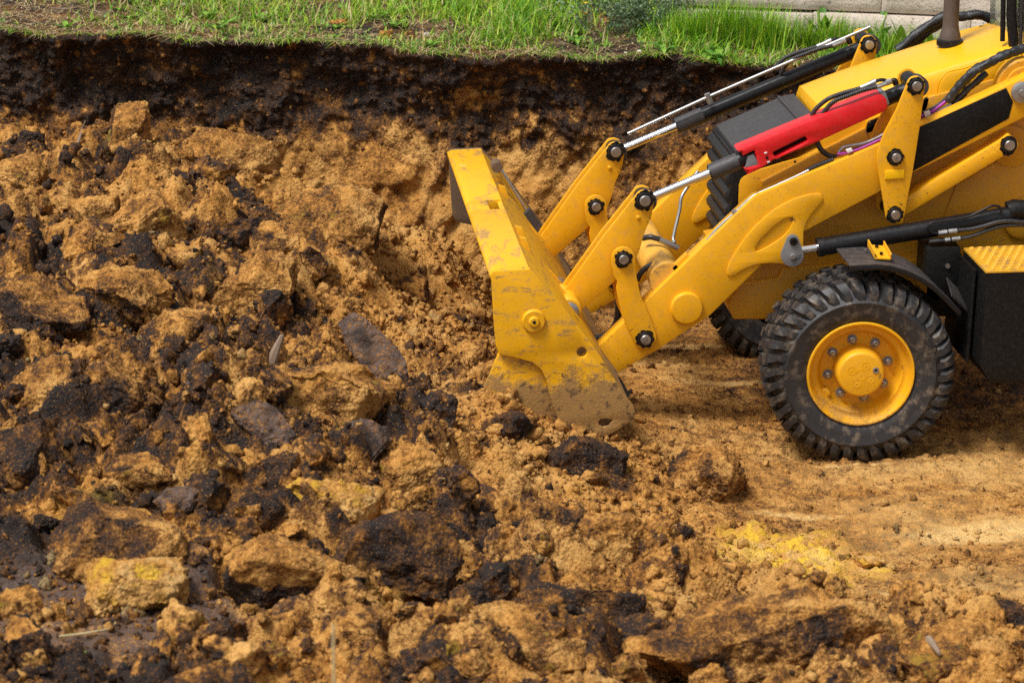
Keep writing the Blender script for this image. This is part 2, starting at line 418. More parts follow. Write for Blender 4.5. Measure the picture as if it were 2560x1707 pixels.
wx = .10*fbm(X*3.1, Y*3.1, seed=20, octs=3); wy = .10*fbm(X*3.1+40, Y*3.1, seed=21, octs=3)
H = base+rough*(.075*coarse-.05*(1-coarse))
dprob = np.interp(X, [-5.5, -4.2, -3.2, -2.3, -1.6, -.9], [.58, .50, .38, .24, .12, .10])*np.interp(Y, [-3.6, -2.2, 0, 1.2, 2.4, 3.4], [1.0, 1.15, 1.0, .75, .6, .5])
dprob = np.clip(dprob*(.35+.75*coarse)+.16*fbm(X*1.1, Y*1.1, seed=40, octs=3), .03, .8)
dark = .21+.42*fbm(X*2.6, Y*2.6, seed=41, octs=4)
def plates(scale, amp, seed, prob=1.0, tilt=1.0, yy=1.25):
    """angular lumps of broken ground: tilted, cracked cells; returns height and cell id"""
    f1, f2, cid, ox, oy = worley2((X+wx)/scale, (Y+wy)*yy/scale, seed)
    r1, r2, r3, r4 = (rnd_of(cid, k) for k in range(4))
    edge = np.clip((f2-f1)/.55, 0, 1)**.75
    hh = (.2+.8*r1)*edge*(1-.55*np.clip(f1, 0, 1)**2)+tilt*((r2-.5)*ox+(r3-.5)*oy)*edge
    on = (r4 < prob)
    return amp*hh*on, cid, edge*on
for sc_, am, sd_, pr, kd in ((.56, .20, 11, .85, .30), (.28, .11, 12, .8, .46), (.135, .040, 13, .6, .34)):
    hh, cid, ed = plates(sc_, am, sd_, pr, 1.25)
    H += hh*rough_big
    if sc_ > .2: H -= .055*(1-np.clip(ed*1.6, 0, 1))*rough_big*sstep(-.2, .3, fbm(X*1.3, Y*1.3, seed=10, octs=2)+.1)
    dark += kd*(rnd_of(cid, 9) < dprob)*np.clip(ed*2.2, 0, 1)*rough-.10*rough*rnd_of(cid, 8)
def pebbles(scale, amp, seed, prob):
    f1, f2, cid, ox, oy = worley2(X/scale+wx, Y*1.2/scale+wy, seed)
    r = .30+.25*rnd_of(cid, 1)
    return amp*np.sqrt(np.clip(1-(f1/r)**2, 0, 1))*(rnd_of(cid, 2) < prob)*(.5+.8*rnd_of(cid, 3)), cid
loose = np.clip(.55+.65*rough+.40*fbm(X*1.7, Y*1.7, seed=31, octs=3), .08, 1)*(1-.7*sod)
for sc_, am, sd_, pr in ((.085, .022, 14, .5), (.048, .015, 15, .55), (.03, .009, 16, .6)):
    hh, cid = pebbles(sc_, am, sd_, pr)
    H += hh*loose
    dark += np.where(hh > 0, .30*(rnd_of(cid, 4) < dprob)-.08*rnd_of(cid, 5), 0)*rough
H += rough_big*.06*fbm(X*3.5, Y*3.5, seed=50, octs=3)+(.006+.007*rough)*fbm(X*16, Y*16, seed=51, octs=4, gain=.55)
# scraped, compacted floor: streaks along the machine's travel and low tyre ruts
flr = (1-rough)*(1-fore)
H += flr*(.020*fbm(X*3, Y*3, seed=59, octs=4)+.012*fbm(X*.8, Y*9, seed=60, octs=4)+.006*fbm(X*1.5, Y*30, seed=61, octs=3))
H -= flr*.018*np.exp(-((Y-.16)/.17)**2)
# lug prints where the tyre has rolled
trk = np.exp(-((Y-.19)/.16)**6)*sstep(.25, .45, X)*flr
H -= .016*trk*(np.sin(2*math.pi*((X+.02*fbm(X*3, Y*3, seed=75, octs=2))/.095+2.6*np.abs(Y-.19))) > .1)*(.5+.5*fbm(X*5, Y*5, seed=76, octs=2))
# darkness: topsoil mixed into the heap, floor stays clay
dark = np.where(rough > .02, dark, dark)
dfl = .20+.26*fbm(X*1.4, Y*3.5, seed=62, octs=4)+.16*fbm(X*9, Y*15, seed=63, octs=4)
dfl += .34*sstep(.35, 1.0, Y)*sstep(-.9, .2, X)                            # damp earth by the wheels, plus the machine's shade painted into the soil colour
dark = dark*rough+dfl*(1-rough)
dark = dark*(1-sod)+sod*(.62+.35*fbm(X*7, Y*7, seed=64, octs=4))
dark = dark+.18*fore*(fbm(X*2.4, Y*2.4, seed=65, octs=3)+.25)
# the apron of fine yellow clay beside the bucket and the clean fan running down to the toe are almost free of topsoil
for u, v, z, rx, ry, k in ((1000, 700, .5, .55, .55, .9), (1230, 1180, .4, .55, .6, .55), (1500, 1320, .25, .6, .45, .5), (850, 650, .6, .5, .5, .55), (420, 640, .85, .5, .5, .3)):
    q = PZ(u, v, z)
    dark -= .34*k*sstep(1.1, .4, np.hypot((X-q[0])/rx, (Y-q[1])/ry)+.25*fbm(X*4, Y*4, seed=66, octs=3))
for u, v, z, rx, ry, k in ((60, 780, .75, .35, .3, .4), (250, 1000, .62, .45, .35, .25), (600, 1050, .6, .4, .3, .2), (80, 1150, .6, .3, .4, .28), (1010, 1480, .5, .4, .3, .2), (470, 470, .95, .35, .3, .2)):
    q = PZ(u, v, z)
    dark += k*sstep(1.1, .4, np.hypot((X-q[0])/rx, (Y-q[1])/ry)+.3*fbm(X*4, Y*4, seed=67, octs=3))
tint = np.zeros_like(X); pale = np.zeros_like(X)
q = PZ(2000, 1385, .03)
yb = sstep(1.0, .45, np.hypot((X-q[0])/.46, (Y-q[1])/.50)+.40*fbm(X*5, Y*5, seed=70, octs=3))
tint += yb*1.1; H += yb*.05*np.clip(fbm(X*9, Y*9, seed=71, octs=3)+.35, 0, 1)
pale *= 1-.8*yb
pale += yb*.55*(fbm(X*8, Y*8, seed=72, octs=2) > .1)
for u, v, rx, ry in ((2450, 1330, .55, .16), (2120, 1160, .45, .03), (1800, 960, .5, .05), (1690, 880, .4, .05), (2330, 1480, .35, .07), (1650, 925, .3, .03), (2000, 1290, .3, .05)):
    q = PZ(u, v, 0)
    k = sstep(1.1, .3, np.hypot((X-q[0])/rx, (Y-q[1])/ry)+.35*fbm(X*2.5, Y*14, seed=73, octs=4))
    pale += .8*k; H -= .006*k
pale += (.14+.40*fbm(X*1.2, Y*6, seed=78, octs=4))*flr*(1-.8*yb)*sstep(.9, .1, Y)*sstep(-1.0, .2, X)
tint += .25*sstep(.45, .75, fbm(X*2.2, Y*2.2, seed=74, octs=4))*rough
dark = np.clip(dark-.25*np.clip(tint+pale, 0, 1), 0, 1); pale = np.clip(pale, 0, 1)
H = np.where(Y > wall_y(X)+.10, np.minimum(H, .5), H)
V = np.stack([X, Y, H], -1).reshape(-1, 3)
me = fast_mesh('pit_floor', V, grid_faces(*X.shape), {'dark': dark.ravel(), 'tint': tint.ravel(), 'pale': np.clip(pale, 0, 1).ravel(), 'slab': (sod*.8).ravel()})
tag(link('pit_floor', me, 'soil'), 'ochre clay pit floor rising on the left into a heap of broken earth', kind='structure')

def hgt(x, y):
    x = np.asarray(x, float); y = np.asarray(y, float)
    i = np.clip(((y-GY0)/GS).astype(int), 0, len(gy)-2); j = np.clip(((x-GX0)/GS).astype(int), 0, len(gx)-2)
    return H[i, j]
HS = base+rough*(.11*coarse-.03*(1-coarse))
def hit(u, v, smooth=True):
    """photo pixel -> first point of the ground it shows"""
    d = ray(u, v); t = np.linspace(10.2, 20.5, 900)
    p = CAMPOS+d[None]*t[:, None]
    i = np.clip(((p[:, 1]-GY0)/GS).astype(int), 0, len(gy)-2); j = np.clip(((p[:, 0]-GX0)/GS).astype(int), 0, len(gx)-2)
    k = np.argmax(p[:, 2] < (HS if smooth else H)[i, j])
    return p[k] if k else p[-1]

# ground beyond the worked area (out of the photograph): coarse, same soil
def outer_ground():
    xs = np.r_[np.linspace(-60, -6.2, 16), np.linspace(-5.9, 2.6, 30), np.linspace(2.75, 60, 16)]
    ys = np.r_[np.linspace(-60, -4.9, 14), np.linspace(-4.6, 3.0, 24)]
    A, B = np.meshgrid(xs, ys)
    Z = np.clip(base_f(np.clip(A, -6, 2.7), np.clip(B, -4.7, 3.9)), -.05, 1.2)
    inside = (A > -5.95) & (A < 2.65) & (B > -4.65)
    Z = np.where(inside, -.6, Z-.02)+.08*fbm(A*.7, B*.7, seed=80, octs=3)*(~inside)
    n = A.size
    me = fast_mesh('ground', np.stack([A, B, Z], -1).reshape(-1, 3), grid_faces(*A.shape), {'dark': np.full(n, .35), 'tint': np.zeros(n), 'pale': np.zeros(n), 'slab': np.zeros(n)})
    tag(link('ground', me, 'soil'), kind='structure')
outer_ground()

# cut bank: black topsoil over ochre clay
def bank():
    s = np.arange(-6.2, 3.2, .0125); t = np.arange(0, 1.95, .0125)
    S, T = np.meshgrid(s, t)                    # T = depth below the turf edge
    zt = top_z(S)+.055*fbm(S*2.1, S*0, seed=90, octs=4)
    yw = wall_y(S)+.15*fbm(S*1.4, S*0+3, seed=91, octs=4)
    lump = .18*fbm(S*1.6, T*1.7, seed=92, octs=4)
    wa = .09*fbm(S*4, T*4, seed=93, octs=3); wb = .09*fbm(S*4+9, T*4, seed=193, octs=3)
    a, b_, cid, ox, oy = worley2((S+wa)/.26, (T+wb)/.19, 94)
    lump += np.clip((b_-a)/.6, 0, 1)**.8*(.045*(rnd_of(cid, 1) > .35)*rnd_of(cid, 1)+.09*((rnd_of(cid, 2)-.5)*ox+(rnd_of(cid, 3)-.5)*oy))
    a, b_, cid2, ox, oy = worley2((S+wa)/.09, (T+wb)/.075, 96)
    lump += .034*np.clip((b_-a)/.6, 0, 1)*(rnd_of(cid2, 1) > .45)
    a, b_, cid3, _, _ = worley2((S+.5*wa)/.036, (T+.5*wb)/.032, 97)
    lump += .017*np.clip((b_-a)/.5, 0, 1)*(rnd_of(cid3, 1) > .4)+.05*fbm(S*9, T*9, seed=98, octs=5, gain=.62)
    clay = sstep(.30, .70, T+.26*fbm(S*1.3, T*1.6, seed=99, octs=3)+.20*fbm(S*7, T*7, seed=199, octs=4, gain=.65)-np.interp(S, [-5, -3, -1.5, 0], [.22, .10, -.02, .05]))
    lump = lump*(1-.68*clay)+clay*(.045*fbm(S*11+6*T, T*2.0, seed=100, octs=3)+.05*fbm(S*2.2, T*6+2.5*S, seed=198, octs=3))
    lump += .06*sstep(.10, .0, T)-.05*sstep(.02, .35, T)*sstep(.8, .35, T)       # the turf overhangs a little
    y = yw-.30*np.maximum(T-.35, 0)**1.15-lump
    z = zt-T+.02*fbm(S*7, T*7, seed=101, octs=3)
    z[0] = zt[0]+.005; y[0] = (yw-lump)[0]+.03
    dk = .88*(1-clay)+.20*clay+.34*fbm(S*5, T*6, seed=102, octs=5, gain=.6)
    ring = np.interp(S, [-5, -2.9, -2.4, -1.5, -.9, .5], [.16, .22, .6, .62, .3, .15])
    spill = sstep(.62, .75, .5+.5*fbm(S*4.2, T*3.8, seed=103, octs=5, gain=.6)+.24*(ring-.35)+.22*(T-.35))
    dk = np.where(T > .06, dk-.75*spill*sstep(.05, .14, T), dk)
    dk += .16*(rnd_of(cid, 5)-.5)+.26*(rnd_of(cid2, 5)-.5)-.5*(rnd_of(cid3, 6) > .965)*(1-clay)
    V = np.stack([S, y, z], -1).reshape(-1, 3); n = len(V)
    me = fast_mesh('earth_bank', V, grid_faces(*S.shape), {'dark': np.clip(dk, 0, 1).ravel(), 'tint': np.zeros(n), 'pale': np.zeros(n), 'slab': np.zeros(n)})
    tag(link('earth_bank', me, 'soil'), 'cut earth bank, black topsoil above ochre clay', kind='structure')
    return s, y[0], z[0], V, np.clip(dk, 0, 1).ravel(), T.ravel()
bank_s, bank_y, bank_z, bank_v, bank_dark, bank_t = bank()
def turf_z(x, y):
    e = np.interp(x, bank_s, bank_z)
    d = y-np.interp(x, bank_s, bank_y)
    return e+.02*np.clip(d, 0, 2)+.03*fbm(x*2.2, y*2.2, seed=110, octs=3)*np.clip(d*4, 0, 1)+.02*fbm(x*9, y*9, seed=111, octs=3)*np.clip(d*8, 0, 1)
def upper_ground():
    d = np.r_[0, np.arange(.02, 1.8, .02), np.linspace(1.85, 3, 12), np.linspace(3.5, 60, 12)]
    S, D = np.meshgrid(bank_s[::2], d)
    y = np.interp(S, bank_s, bank_y)+D
    z = turf_z(S, y)
    z[0] = np.interp(bank_s[::2], bank_s, bank_z)
    # runs on sideways beyond the worked stretch
    dk = .72+.35*fbm(S*4, y*4, seed=112, octs=4); pl = .25*sstep(.15, .5, fbm(S*6, y*8, seed=113, octs=4)); n = S.size
    me = fast_mesh('upper_ground', np.stack([S, y, z], -1).reshape(-1, 3), grid_faces(*S.shape), {'dark': np.clip(dk, 0, 1).ravel(), 'tint': np.zeros(n), 'pale': pl.ravel(), 'slab': np.zeros(n)})
    tag(link('upper_ground', me, 'soil'), kind='structure')
    # out of view at both sides the land above and the bank simply go on
    for x0, x1 in ((-60, -6.19), (3.19, 60)):
        xs = np.linspace(x0, x1, 14); e = -6.2 if x0 < -6 else 3.15
        ey = float(wall_y(e)); ez = float(top_z(e))
        rows = [(ey-.45, -.2), (ey-.05, ez), (ey+3, ez), (ey+60, ez)]
        A = np.array([[(x, yy, zz+.06*math.sin(x*1.7)) for x in xs] for yy, zz in rows])
        n = len(xs)*4
        me = fast_mesh('terrain', A.reshape(-1, 3), grid_faces(4, len(xs)), {'dark': np.full(n, .7), 'tint': np.zeros(n), 'pale': np.zeros(n), 'slab': np.zeros(n)})
        tag(link('terrain', me, 'soil'), kind='structure')
upper_ground()
# ================================================================== clods
def ico(sub):
    bm = bmesh.new(); bmesh.ops.create_icosphere(bm, subdivisions=sub, radius=1.0)
    V = np.array([v.co[:] for v in bm.verts]); F = np.array([[v.index for v in f.verts] for f in bm.faces]); bm.free()
    return V, F
ICO = {k: ico(k) for k in (1, 2, 3, 4, 5, 6)}
def clod_mesh(seed, rx, ry, rz, sub, kind, cuts=12, crumb=1.0, slab=False, L0=0):
    """broken lump: a ball cut by random planes, then crumbled; kind 'o' ochre, 'd' dark, 'm' both, 'y' yellow"""
    r = np.random.default_rng(seed)
    if L0: rx, ry, rz = rx*L0, ry*L0, rz*L0
    V, F = ICO[sub]; pw_ = .6 if slab else r.uniform(.62, .95)
    p = np.sign(V)*np.abs(V)**pw_; p = p*(.9 if slab else .94); smooth_ = np.zeros(len(p))
    cut_dark = np.zeros(len(p)); 
    for k in range(cuts):
        n = r.normal(size=3); n[2] *= .8; n /= np.linalg.norm(n)
        d = r.uniform(.48, .86); s = p@n
        if slab: n = np.array([n[0], n[1], .15*n[2]]); n /= np.linalg.norm(n); s = p@n
        over = np.maximum(s-d, 0)
        p = p-n[None]*over[:, None]*.93
        q_ = r.random(); cut_dark = np.where(over > .02, q_, cut_dark); smooth_ = np.where(over > .02, (q_*7.3) % 1 < .4, smooth_)
    p = p+.13*np.stack([fbm(V[:, 0]*1.7+seed, V[:, 1]*1.7, V[:, 2]*1.7, seed+k, 3) for k in range(3)], -1)
    p = p*np.array([rx, ry, rz])
    L = (rx*ry*rz)**(1/3); crumb = crumb*(1-.7*smooth_)
    nrm = V/np.array([rx, ry, rz]); nrm /= np.linalg.norm(nrm, axis=1)[:, None]
    g = p/L
    dsp = .085*fbm(g[:, 0]*3.2, g[:, 1]*3.2, g[:, 2]*3.2, seed+5, 4, .6)
    f1, f2, c1 = worley3(g[:, 0]*2.6, g[:, 1]*2.6, g[:, 2]*2.6, seed+7)
    dsp += crumb*.085*np.clip((f2-f1)/.5, 0, 1)**.8*(rnd_of(c1, 2)-.15)
    f1, f2, c2 = worley3(g[:, 0]*6, g[:, 1]*6, g[:, 2]*6, seed+8)
    dsp += crumb*.05*np.clip((f2-f1)/.5, 0, 1)*(rnd_of(c2, 2) > .45)
    if sub > 3:
        fq = min(18, .55*L/.012)
        f1, f2, c3 = worley3(g[:, 0]*fq, g[:, 1]*fq, g[:, 2]*fq, seed+9)
        dsp += crumb*(.48/fq)*np.clip((f2-f1)/.5, 0, 1)*(rnd_of(c3, 2) > .4)
    p = p+nrm*(dsp*L)[:, None]
    nz = fbm(g[:, 0]*2.2, g[:, 1]*2.2, g[:, 2]*2.2, seed+11, 4)
    if kind == 'o': dk = .22+.62*nz+.40*(cut_dark > .82)+.14*(rnd_of(c1, 3)-.5)
    elif slab: dk = .66+.5*nz
    elif kind == 'd': dk = .74+.45*nz-.30*(cut_dark > .80)+.12*(rnd_of(c1, 3)-.5)
    elif kind == 'y': dk = .10+.20*nz
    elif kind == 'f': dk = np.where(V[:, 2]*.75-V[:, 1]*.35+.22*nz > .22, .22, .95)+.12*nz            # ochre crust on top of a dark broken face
    else: dk = .46+.62*nz+.45*(cut_dark-.5)+.25*(rnd_of(c1, 3)-.5)
    tn = (.7*sstep(.0, .45, nz+.12) if kind == 'y' else .35*sstep(.3, .5, nz)*(kind == 'o'))
    n = len(p); z = np.zeros(n)
    return fast_mesh('soil_clod', p, F, {'dark': np.clip(dk, 0, 1), 'tint': np.clip(tn+z, 0, 1), 'pale': z+(.5*sstep(.1, .3, -nz) if kind == 'y' else 0), 'slab': z+(np.clip(.75-1.2*nz, 0, 1)*(V[:, 2] > -.2) if slab else 0)})
def place(me, pos, rot, label, group, name='soil_clod'):
    o = link(name, me, 'soil'); o.location = pos; o.rotation_euler = rot
    return tag(o, label, 'clod', group)

# large lumps one can point at: full-view position and half sizes in the photo, kind, label
BIG = [
 (292, 335, 66, 84, 'o', 'tall ochre clod standing in a peak at the foot of the dark bank'),
 (505, 385, 125, 72, 'f', 'long dark lump with ochre crust below the bank, beside the tall ochre peak'),
 (25, 335, 45, 36, 'o', 'rounded ochre clod at the left picture edge, upper of two under the dark bank'),
 (28, 408, 55, 44, 'o', 'rounded ochre clod at the left picture edge, lower of two under the dark bank'),
 (330, 535, 84, 66, 'o', 'squarish bright ochre clod in the upper middle of the heap'),
 (222, 492, 50, 36, 'o', 'small rounded ochre clod left of the squarish bright one'),
 (785, 530, 115, 72, 'o', 'big rounded ochre clod crowning the slope facing the bucket'),
 (596, 700, 84, 84, 'f', 'lump showing a black broken face under an ochre cap, middle of the heap'),
 (62, 735, 105, 72, 'd', 'long black slab of topsoil sloping in from the left picture edge'),
 (125, 900, 105, 70, 'm', 'broad brown and ochre lump below the black slab at the left'),
 (275, 895, 92, 84, 'd', 'dark brown upright lump right of the broad brown and ochre one'),
 (745, 915, 140, 86, 'o', 'largest ochre clod of the heap, leaning against a dark slab'),
 (430, 800, 80, 60, 'm', 'speckled dark and ochre lump left of the black-faced lump'),
 (755, 1165, 95, 58, 'y', 'yellowish clay lump below the cracked dark slab'),
 (255, 1240, 145, 92, 'm', 'big domed crumbly lump in the lower left of the heap'),
 (290, 1345, 104, 62, 'y', 'ochre block with a bright yellow band resting on the dark trodden earth'),
 (700, 1345, 125, 80, 'f', 'ochre topped lump with black underside at the edge of the trodden earth'),
 (925, 1300, 110, 88, 'd', 'big dark brown slab face right of the ochre topped lump'),
 (1340, 1048, 100, 58, 'd', 'dark turf sod lying just below the bucket corner'),
 (1632, 1092, 88, 72, 'm', 'lone brown clod on the pit floor between bucket and front wheel'),
 (1335, 1425, 112, 68, 'd', 'dark angular clod in the lower middle, above the nearest ridge'),
 (1100, 1505, 178, 70, 'o', 'wide ochre clod at the bottom edge, middle of the picture'),
 (1730, 1500, 225, 84, 'm', 'widest lump of the near ridge, brown and ochre, below the pale stone'),
 (1868, 1392, 56, 40, 'd', 'dark clod crowning the near ridge beside the yellow clay'),
 (38, 1392, 52, 40, 'o', 'ochre clod at the left picture edge beside the trodden earth'),
 (1168, 985, 56, 46, 'd', 'dark wedge shaped clod against the left foot of the bucket'),
 (1400, 1275, 66, 72, 'o', 'upright ochre block on the lower right slope of the heap'),
 (1520, 1335, 92, 52, 'm', 'flat brown clod with grey sheen beside the upright ochre block'),
 (2305, 1455, 82, 54, 'd', 'black clod on the near ridge at the right picture edge'),
 (2190, 1530, 105, 62, 'o', 'ochre clod in the bottom right corner below the black one'),
 (60, 1060, 72, 82, 'd', 'black lump at the left picture edge halfway down the heap'),
 (650, 1085, 56, 36, 'd', 'small dark wedge under the leaning grey slab'),
 (330, 1092, 66, 36, 'o', 'small ochre clod above the big domed lump'),
 (1078, 1385, 36, 48, 'd', 'small purplish dark clod between the slab face and the angular clod'),
 (1080, 818, 36, 28, 'o', 'round ochre clod beside the left edge of the bucket, upper one'),
 (1125, 862, 30, 28, 'o', 'round ochre clod beside the left edge of the bucket, lower one'),
 (215, 570, 70, 50, 'm', 'brown clod below the small rounded ochre one'),
 (620, 560, 66, 46, 'm', 'brown crumbly clod left of the big rounded ochre clod'),
 (480, 500, 70, 42, 'd', 'dark clod under the long ochre crusted lump'),
 (430, 590, 52, 44, 'o', 'ochre clod right of the squarish bright one'),
 (300, 700, 92, 60, 'o', 'low ochre lump in the middle left of the heap'),
 (690, 600, 60, 44, 'o', 'small ochre clod at the foot of the big rounded one'),
 (1270, 1200, 70, 46, 'm', 'brown clod half sunk in the slope left of the upright block'),
 (960, 1100, 76, 50, 'o', 'ochre clod right of the cracked dark slab'),
 (560, 1180, 70, 50, 'd', 'dark clod right of the cracked plate in the lower heap'),
 (480, 1060, 66, 52, 'm', 'mottled clod above the cracked plate'),
 (1470, 1480, 70, 44, 'd', 'dark clod on the near ridge right of the wide ochre one'),
 (2050, 1490, 95, 50, 'm', 'brown clod of the near ridge between widest lump and black clod'),
 (820, 1460, 70, 46, 'm', 'brown clod in the bottom middle beside the blurred stalk'),
 (690, 1450, 46, 40, 'm', 'small brown clod left of the blurred stalk'),
]
random.seed(5)
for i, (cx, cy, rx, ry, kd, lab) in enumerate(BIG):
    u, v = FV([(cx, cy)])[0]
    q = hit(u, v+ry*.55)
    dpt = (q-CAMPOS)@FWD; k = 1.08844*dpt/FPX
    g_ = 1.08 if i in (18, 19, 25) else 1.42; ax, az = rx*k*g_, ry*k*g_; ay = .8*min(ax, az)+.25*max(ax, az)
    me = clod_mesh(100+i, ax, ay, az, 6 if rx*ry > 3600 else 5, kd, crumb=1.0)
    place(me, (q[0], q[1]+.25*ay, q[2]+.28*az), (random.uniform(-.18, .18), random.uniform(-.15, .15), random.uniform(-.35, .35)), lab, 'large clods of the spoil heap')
# flat slabs of dark topsoil, tilted towards the camera: centre, half length, half width, image angle, tilt
SLABS = [
 (880, 860, 150, 62, 52, 'long flat dark grey slab of topsoil beside the largest ochre clod', 1.0),
 (605, 985, 98, 46, 40, 'leaning grey slab with wrinkled face in the lower middle of the heap', .95),
 (825, 1050, 88, 62, -32, 'cracked dark grey slab below the largest ochre clod', .8),
 (462, 930, 70, 30, 55, 'narrow grey slab standing left of the leaning one', 1.0),
 (410, 1170, 82, 44, 10, 'cracked dark plate of topsoil above the big domed lump', .6),
]
for i, (cx, cy, a, b_, ang, lab, tl) in enumerate(SLABS):
    u, v = FV([(cx, cy)])[0]; q = hit(u, v+10)
    k = 1.08844*((q-CAMPOS)@FWD)/FPX
    me = clod_mesh(300+i, a*k, b_*k*1.15, .06, 6, 'd', cuts=9, crumb=.7, slab=True)
    R = Matrix.Rotation(rad(62*tl), 4, 'X') @ Matrix.Rotation(rad(-ang), 4, 'Z')
    o = place(me, (q[0], q[1]-.10, q[2]+.10), R.to_euler(), lab, 'large clods of the spoil heap')
# yellow clay blocks bedded in the floor
for i, (cx, cy, rx, ry, lab) in enumerate([
  (1812, 1318, 44, 40, 'upright yellow clay block in the floor, left of the crack'),
  (1912, 1345, 74, 44, 'bright yellow clay block in the floor, right of the crack'),
  (1995, 1292, 46, 22, 'low yellow clay block behind the two upright ones'),
  (1885, 1250, 44, 24, 'pale cream clay block behind the yellow ones'),
  (2068, 1362, 18, 9, 'small yellow clay crumb right of the yellow blocks')]):
    u, v = FV([(cx, cy)])[0]; q = hit(u, v+ry*.5); k = 1.08844*((q-CAMPOS)@FWD)/FPX
    me = clod_mesh(340+i, rx*k, rx*k*.8, ry*k*.9, 5, 'y')
    place(me, (q[0], q[1]+.03, q[2]+.012), (.1, .1, i), lab, 'yellow clay blocks in the pit floor')
u, v = FV([(1640, 1315)])[0]; q = hit(u, v+14)
me = clod_mesh(360, .07, .06, .062, 4, 'o', cuts=10, crumb=.2)
o = link('pale_stone', me, 'stone'); o.location = (q[0], q[1], q[2]+.03); tag(o, 'pale angular stone at the toe of the heap above the near ridge', 'stone')

# fist to head sized clods that nothing tells apart
rng = np.random.default_rng(12)
protos = []
for i in range(16):
    kd = 'oooomdoomdoofmdo'[i]; s = rng.uniform(.7, 1.2, 3)
    protos.append((kd, clod_mesh(500+i, s[0], s[1], s[2]*.8, 5, kd, cuts=10, crumb=1.0, L0=.07)))
n_o = n_d = 0; tries = 0
while (n_o < 170 or n_d < 70) and tries < 6000:
    tries += 1
    u = rng.uniform(-40, 2600); v = rng.uniform(330, 1720)
    q = hit(u, v)
    if q[1] > wall_y(q[0])-.45: continue
    i = min(max(int((q[1]-GY0)/GS), 0), len(gy)-1); j = min(max(int((q[0]-GX0)/GS), 0), len(gx)-1)
    if rng.random() > .015+.985*rough_big[i, j]: continue
    if q[0] > -2.0 and q[1] > -.32 and q[1] < 2.6: continue
    dk = dark[i, j]
    want_d = rng.random() < np.clip((dk-.28)*1.3, .04, .8)
    if (want_d and n_d >= 70) or (not want_d and n_o >= 170): continue
    pool = [m_ for kd, m_ in protos if (kd in 'df') == want_d]
    sz = .045+.095*rng.random()**2.0
    place(pool[int(rng.integers(len(pool)))], (q[0], q[1], hgt(q[0], q[1])+sz*.12), tuple(rng.uniform(-3, 3, 3)),
          'loose fist sized dark clod lying among the crumbs of the heap' if want_d else 'loose fist sized ochre clod lying among the crumbs of the heap',
          'loose dark clods of the heap' if want_d else 'loose ochre clods of the heap').scale = (sz/.07, sz/.07*rng.uniform(.8, 1.2), sz/.07*rng.uniform(.7, 1))
    if want_d: n_d += 1
    else: n_o += 1

# crumbs nobody could count
def crumbs(name, n, sub, smin, smax, pw, seed, label):
    r = np.random.default_rng(seed)
    V0, F0 = ICO[sub]; nv = len(V0)
    x = r.uniform(GX0+.3, GX1-.2, n*3); y = r.uniform(GY0+.3, 3.2, n*3)
    i = ((y-GY0)/GS).astype(int); j = ((x-GX0)/GS).astype(int)
    uv = np.array(proj_many(np.stack([x, y, H[i, j]], -1)))
    ok = (y < wall_y(x)-.2) & (r.random(n*3) < .30+.70*rough[i, j]*(1-.6*sod[i, j])*(1-.55*coarse[i, j])) & (uv[0] > -150) & (uv[0] < 2710) & (uv[1] < 1800)
    x, y, i, j = (a[ok][:n] for a in (x, y, i, j)); n = len(x)
    s = smin+(smax-smin)*r.random(n)**pw
    s *= .6+.4*rough[i, j]
    sc3 = s[:, None]*r.uniform(.65, 1.15, (n, 3))
    a = r.uniform(0, 6.28, (n, 2)); ca, sa = np.cos(a), np.sin(a)
    jit = 1+.32*r.normal(size=(n, nv, 1)).clip(-1.6, 1.6)
    p = V0[None]*jit*sc3[:, None, :]
    px = p[..., 0]*ca[:, :1]-p[..., 1]*sa[:, :1]; py = p[..., 0]*sa[:, :1]+p[..., 1]*ca[:, :1]; pz = p[..., 2]
    py, pz = py*ca[:, 1:]-pz*sa[:, 1:], py*sa[:, 1:]+pz*ca[:, 1:]
    P3 = np.stack([px+x[:, None], py+y[:, None], pz+(H[i, j]+.3*s)[:, None]], -1).reshape(-1, 3)
    F = (F0[None]+(np.arange(n)*nv)[:, None, None]).reshape(-1, 3)
    dk = np.clip(dark[i, j]*.8+r.normal(0, .16, n)-.04, 0, 1)
    dk = np.where(r.random(n) < .12, np.clip(dk+.4, 0, 1), dk)
    rep = lambda q_: np.repeat(q_, nv)
    me = fast_mesh(name, P3, F, {'dark': rep(dk), 'tint': rep(tint[i, j]*.5), 'pale': rep(pale[i, j]*.6+.5*(r.random(n) < .03)), 'slab': rep(np.zeros(n))}, smooth=sub > 1)
    tag(link(name, me, 'soil'), label, kind='stuff')
def proj_many(p):
    q = p-CAMPOS[None]; d = q@FWD
    return UC+FPX*(q@RGT)/d, VC-FPX*(q@UPV)/d
crumbs('soil_crumbs', 28000, 1, .004, .017, 1.7, 21, 'fine crumbs of earth strewn over heap and floor')
crumbs('soil_lumps', 3600, 2, .014, .044, 2.2, 22, 'small lumps of earth strewn over the heap')
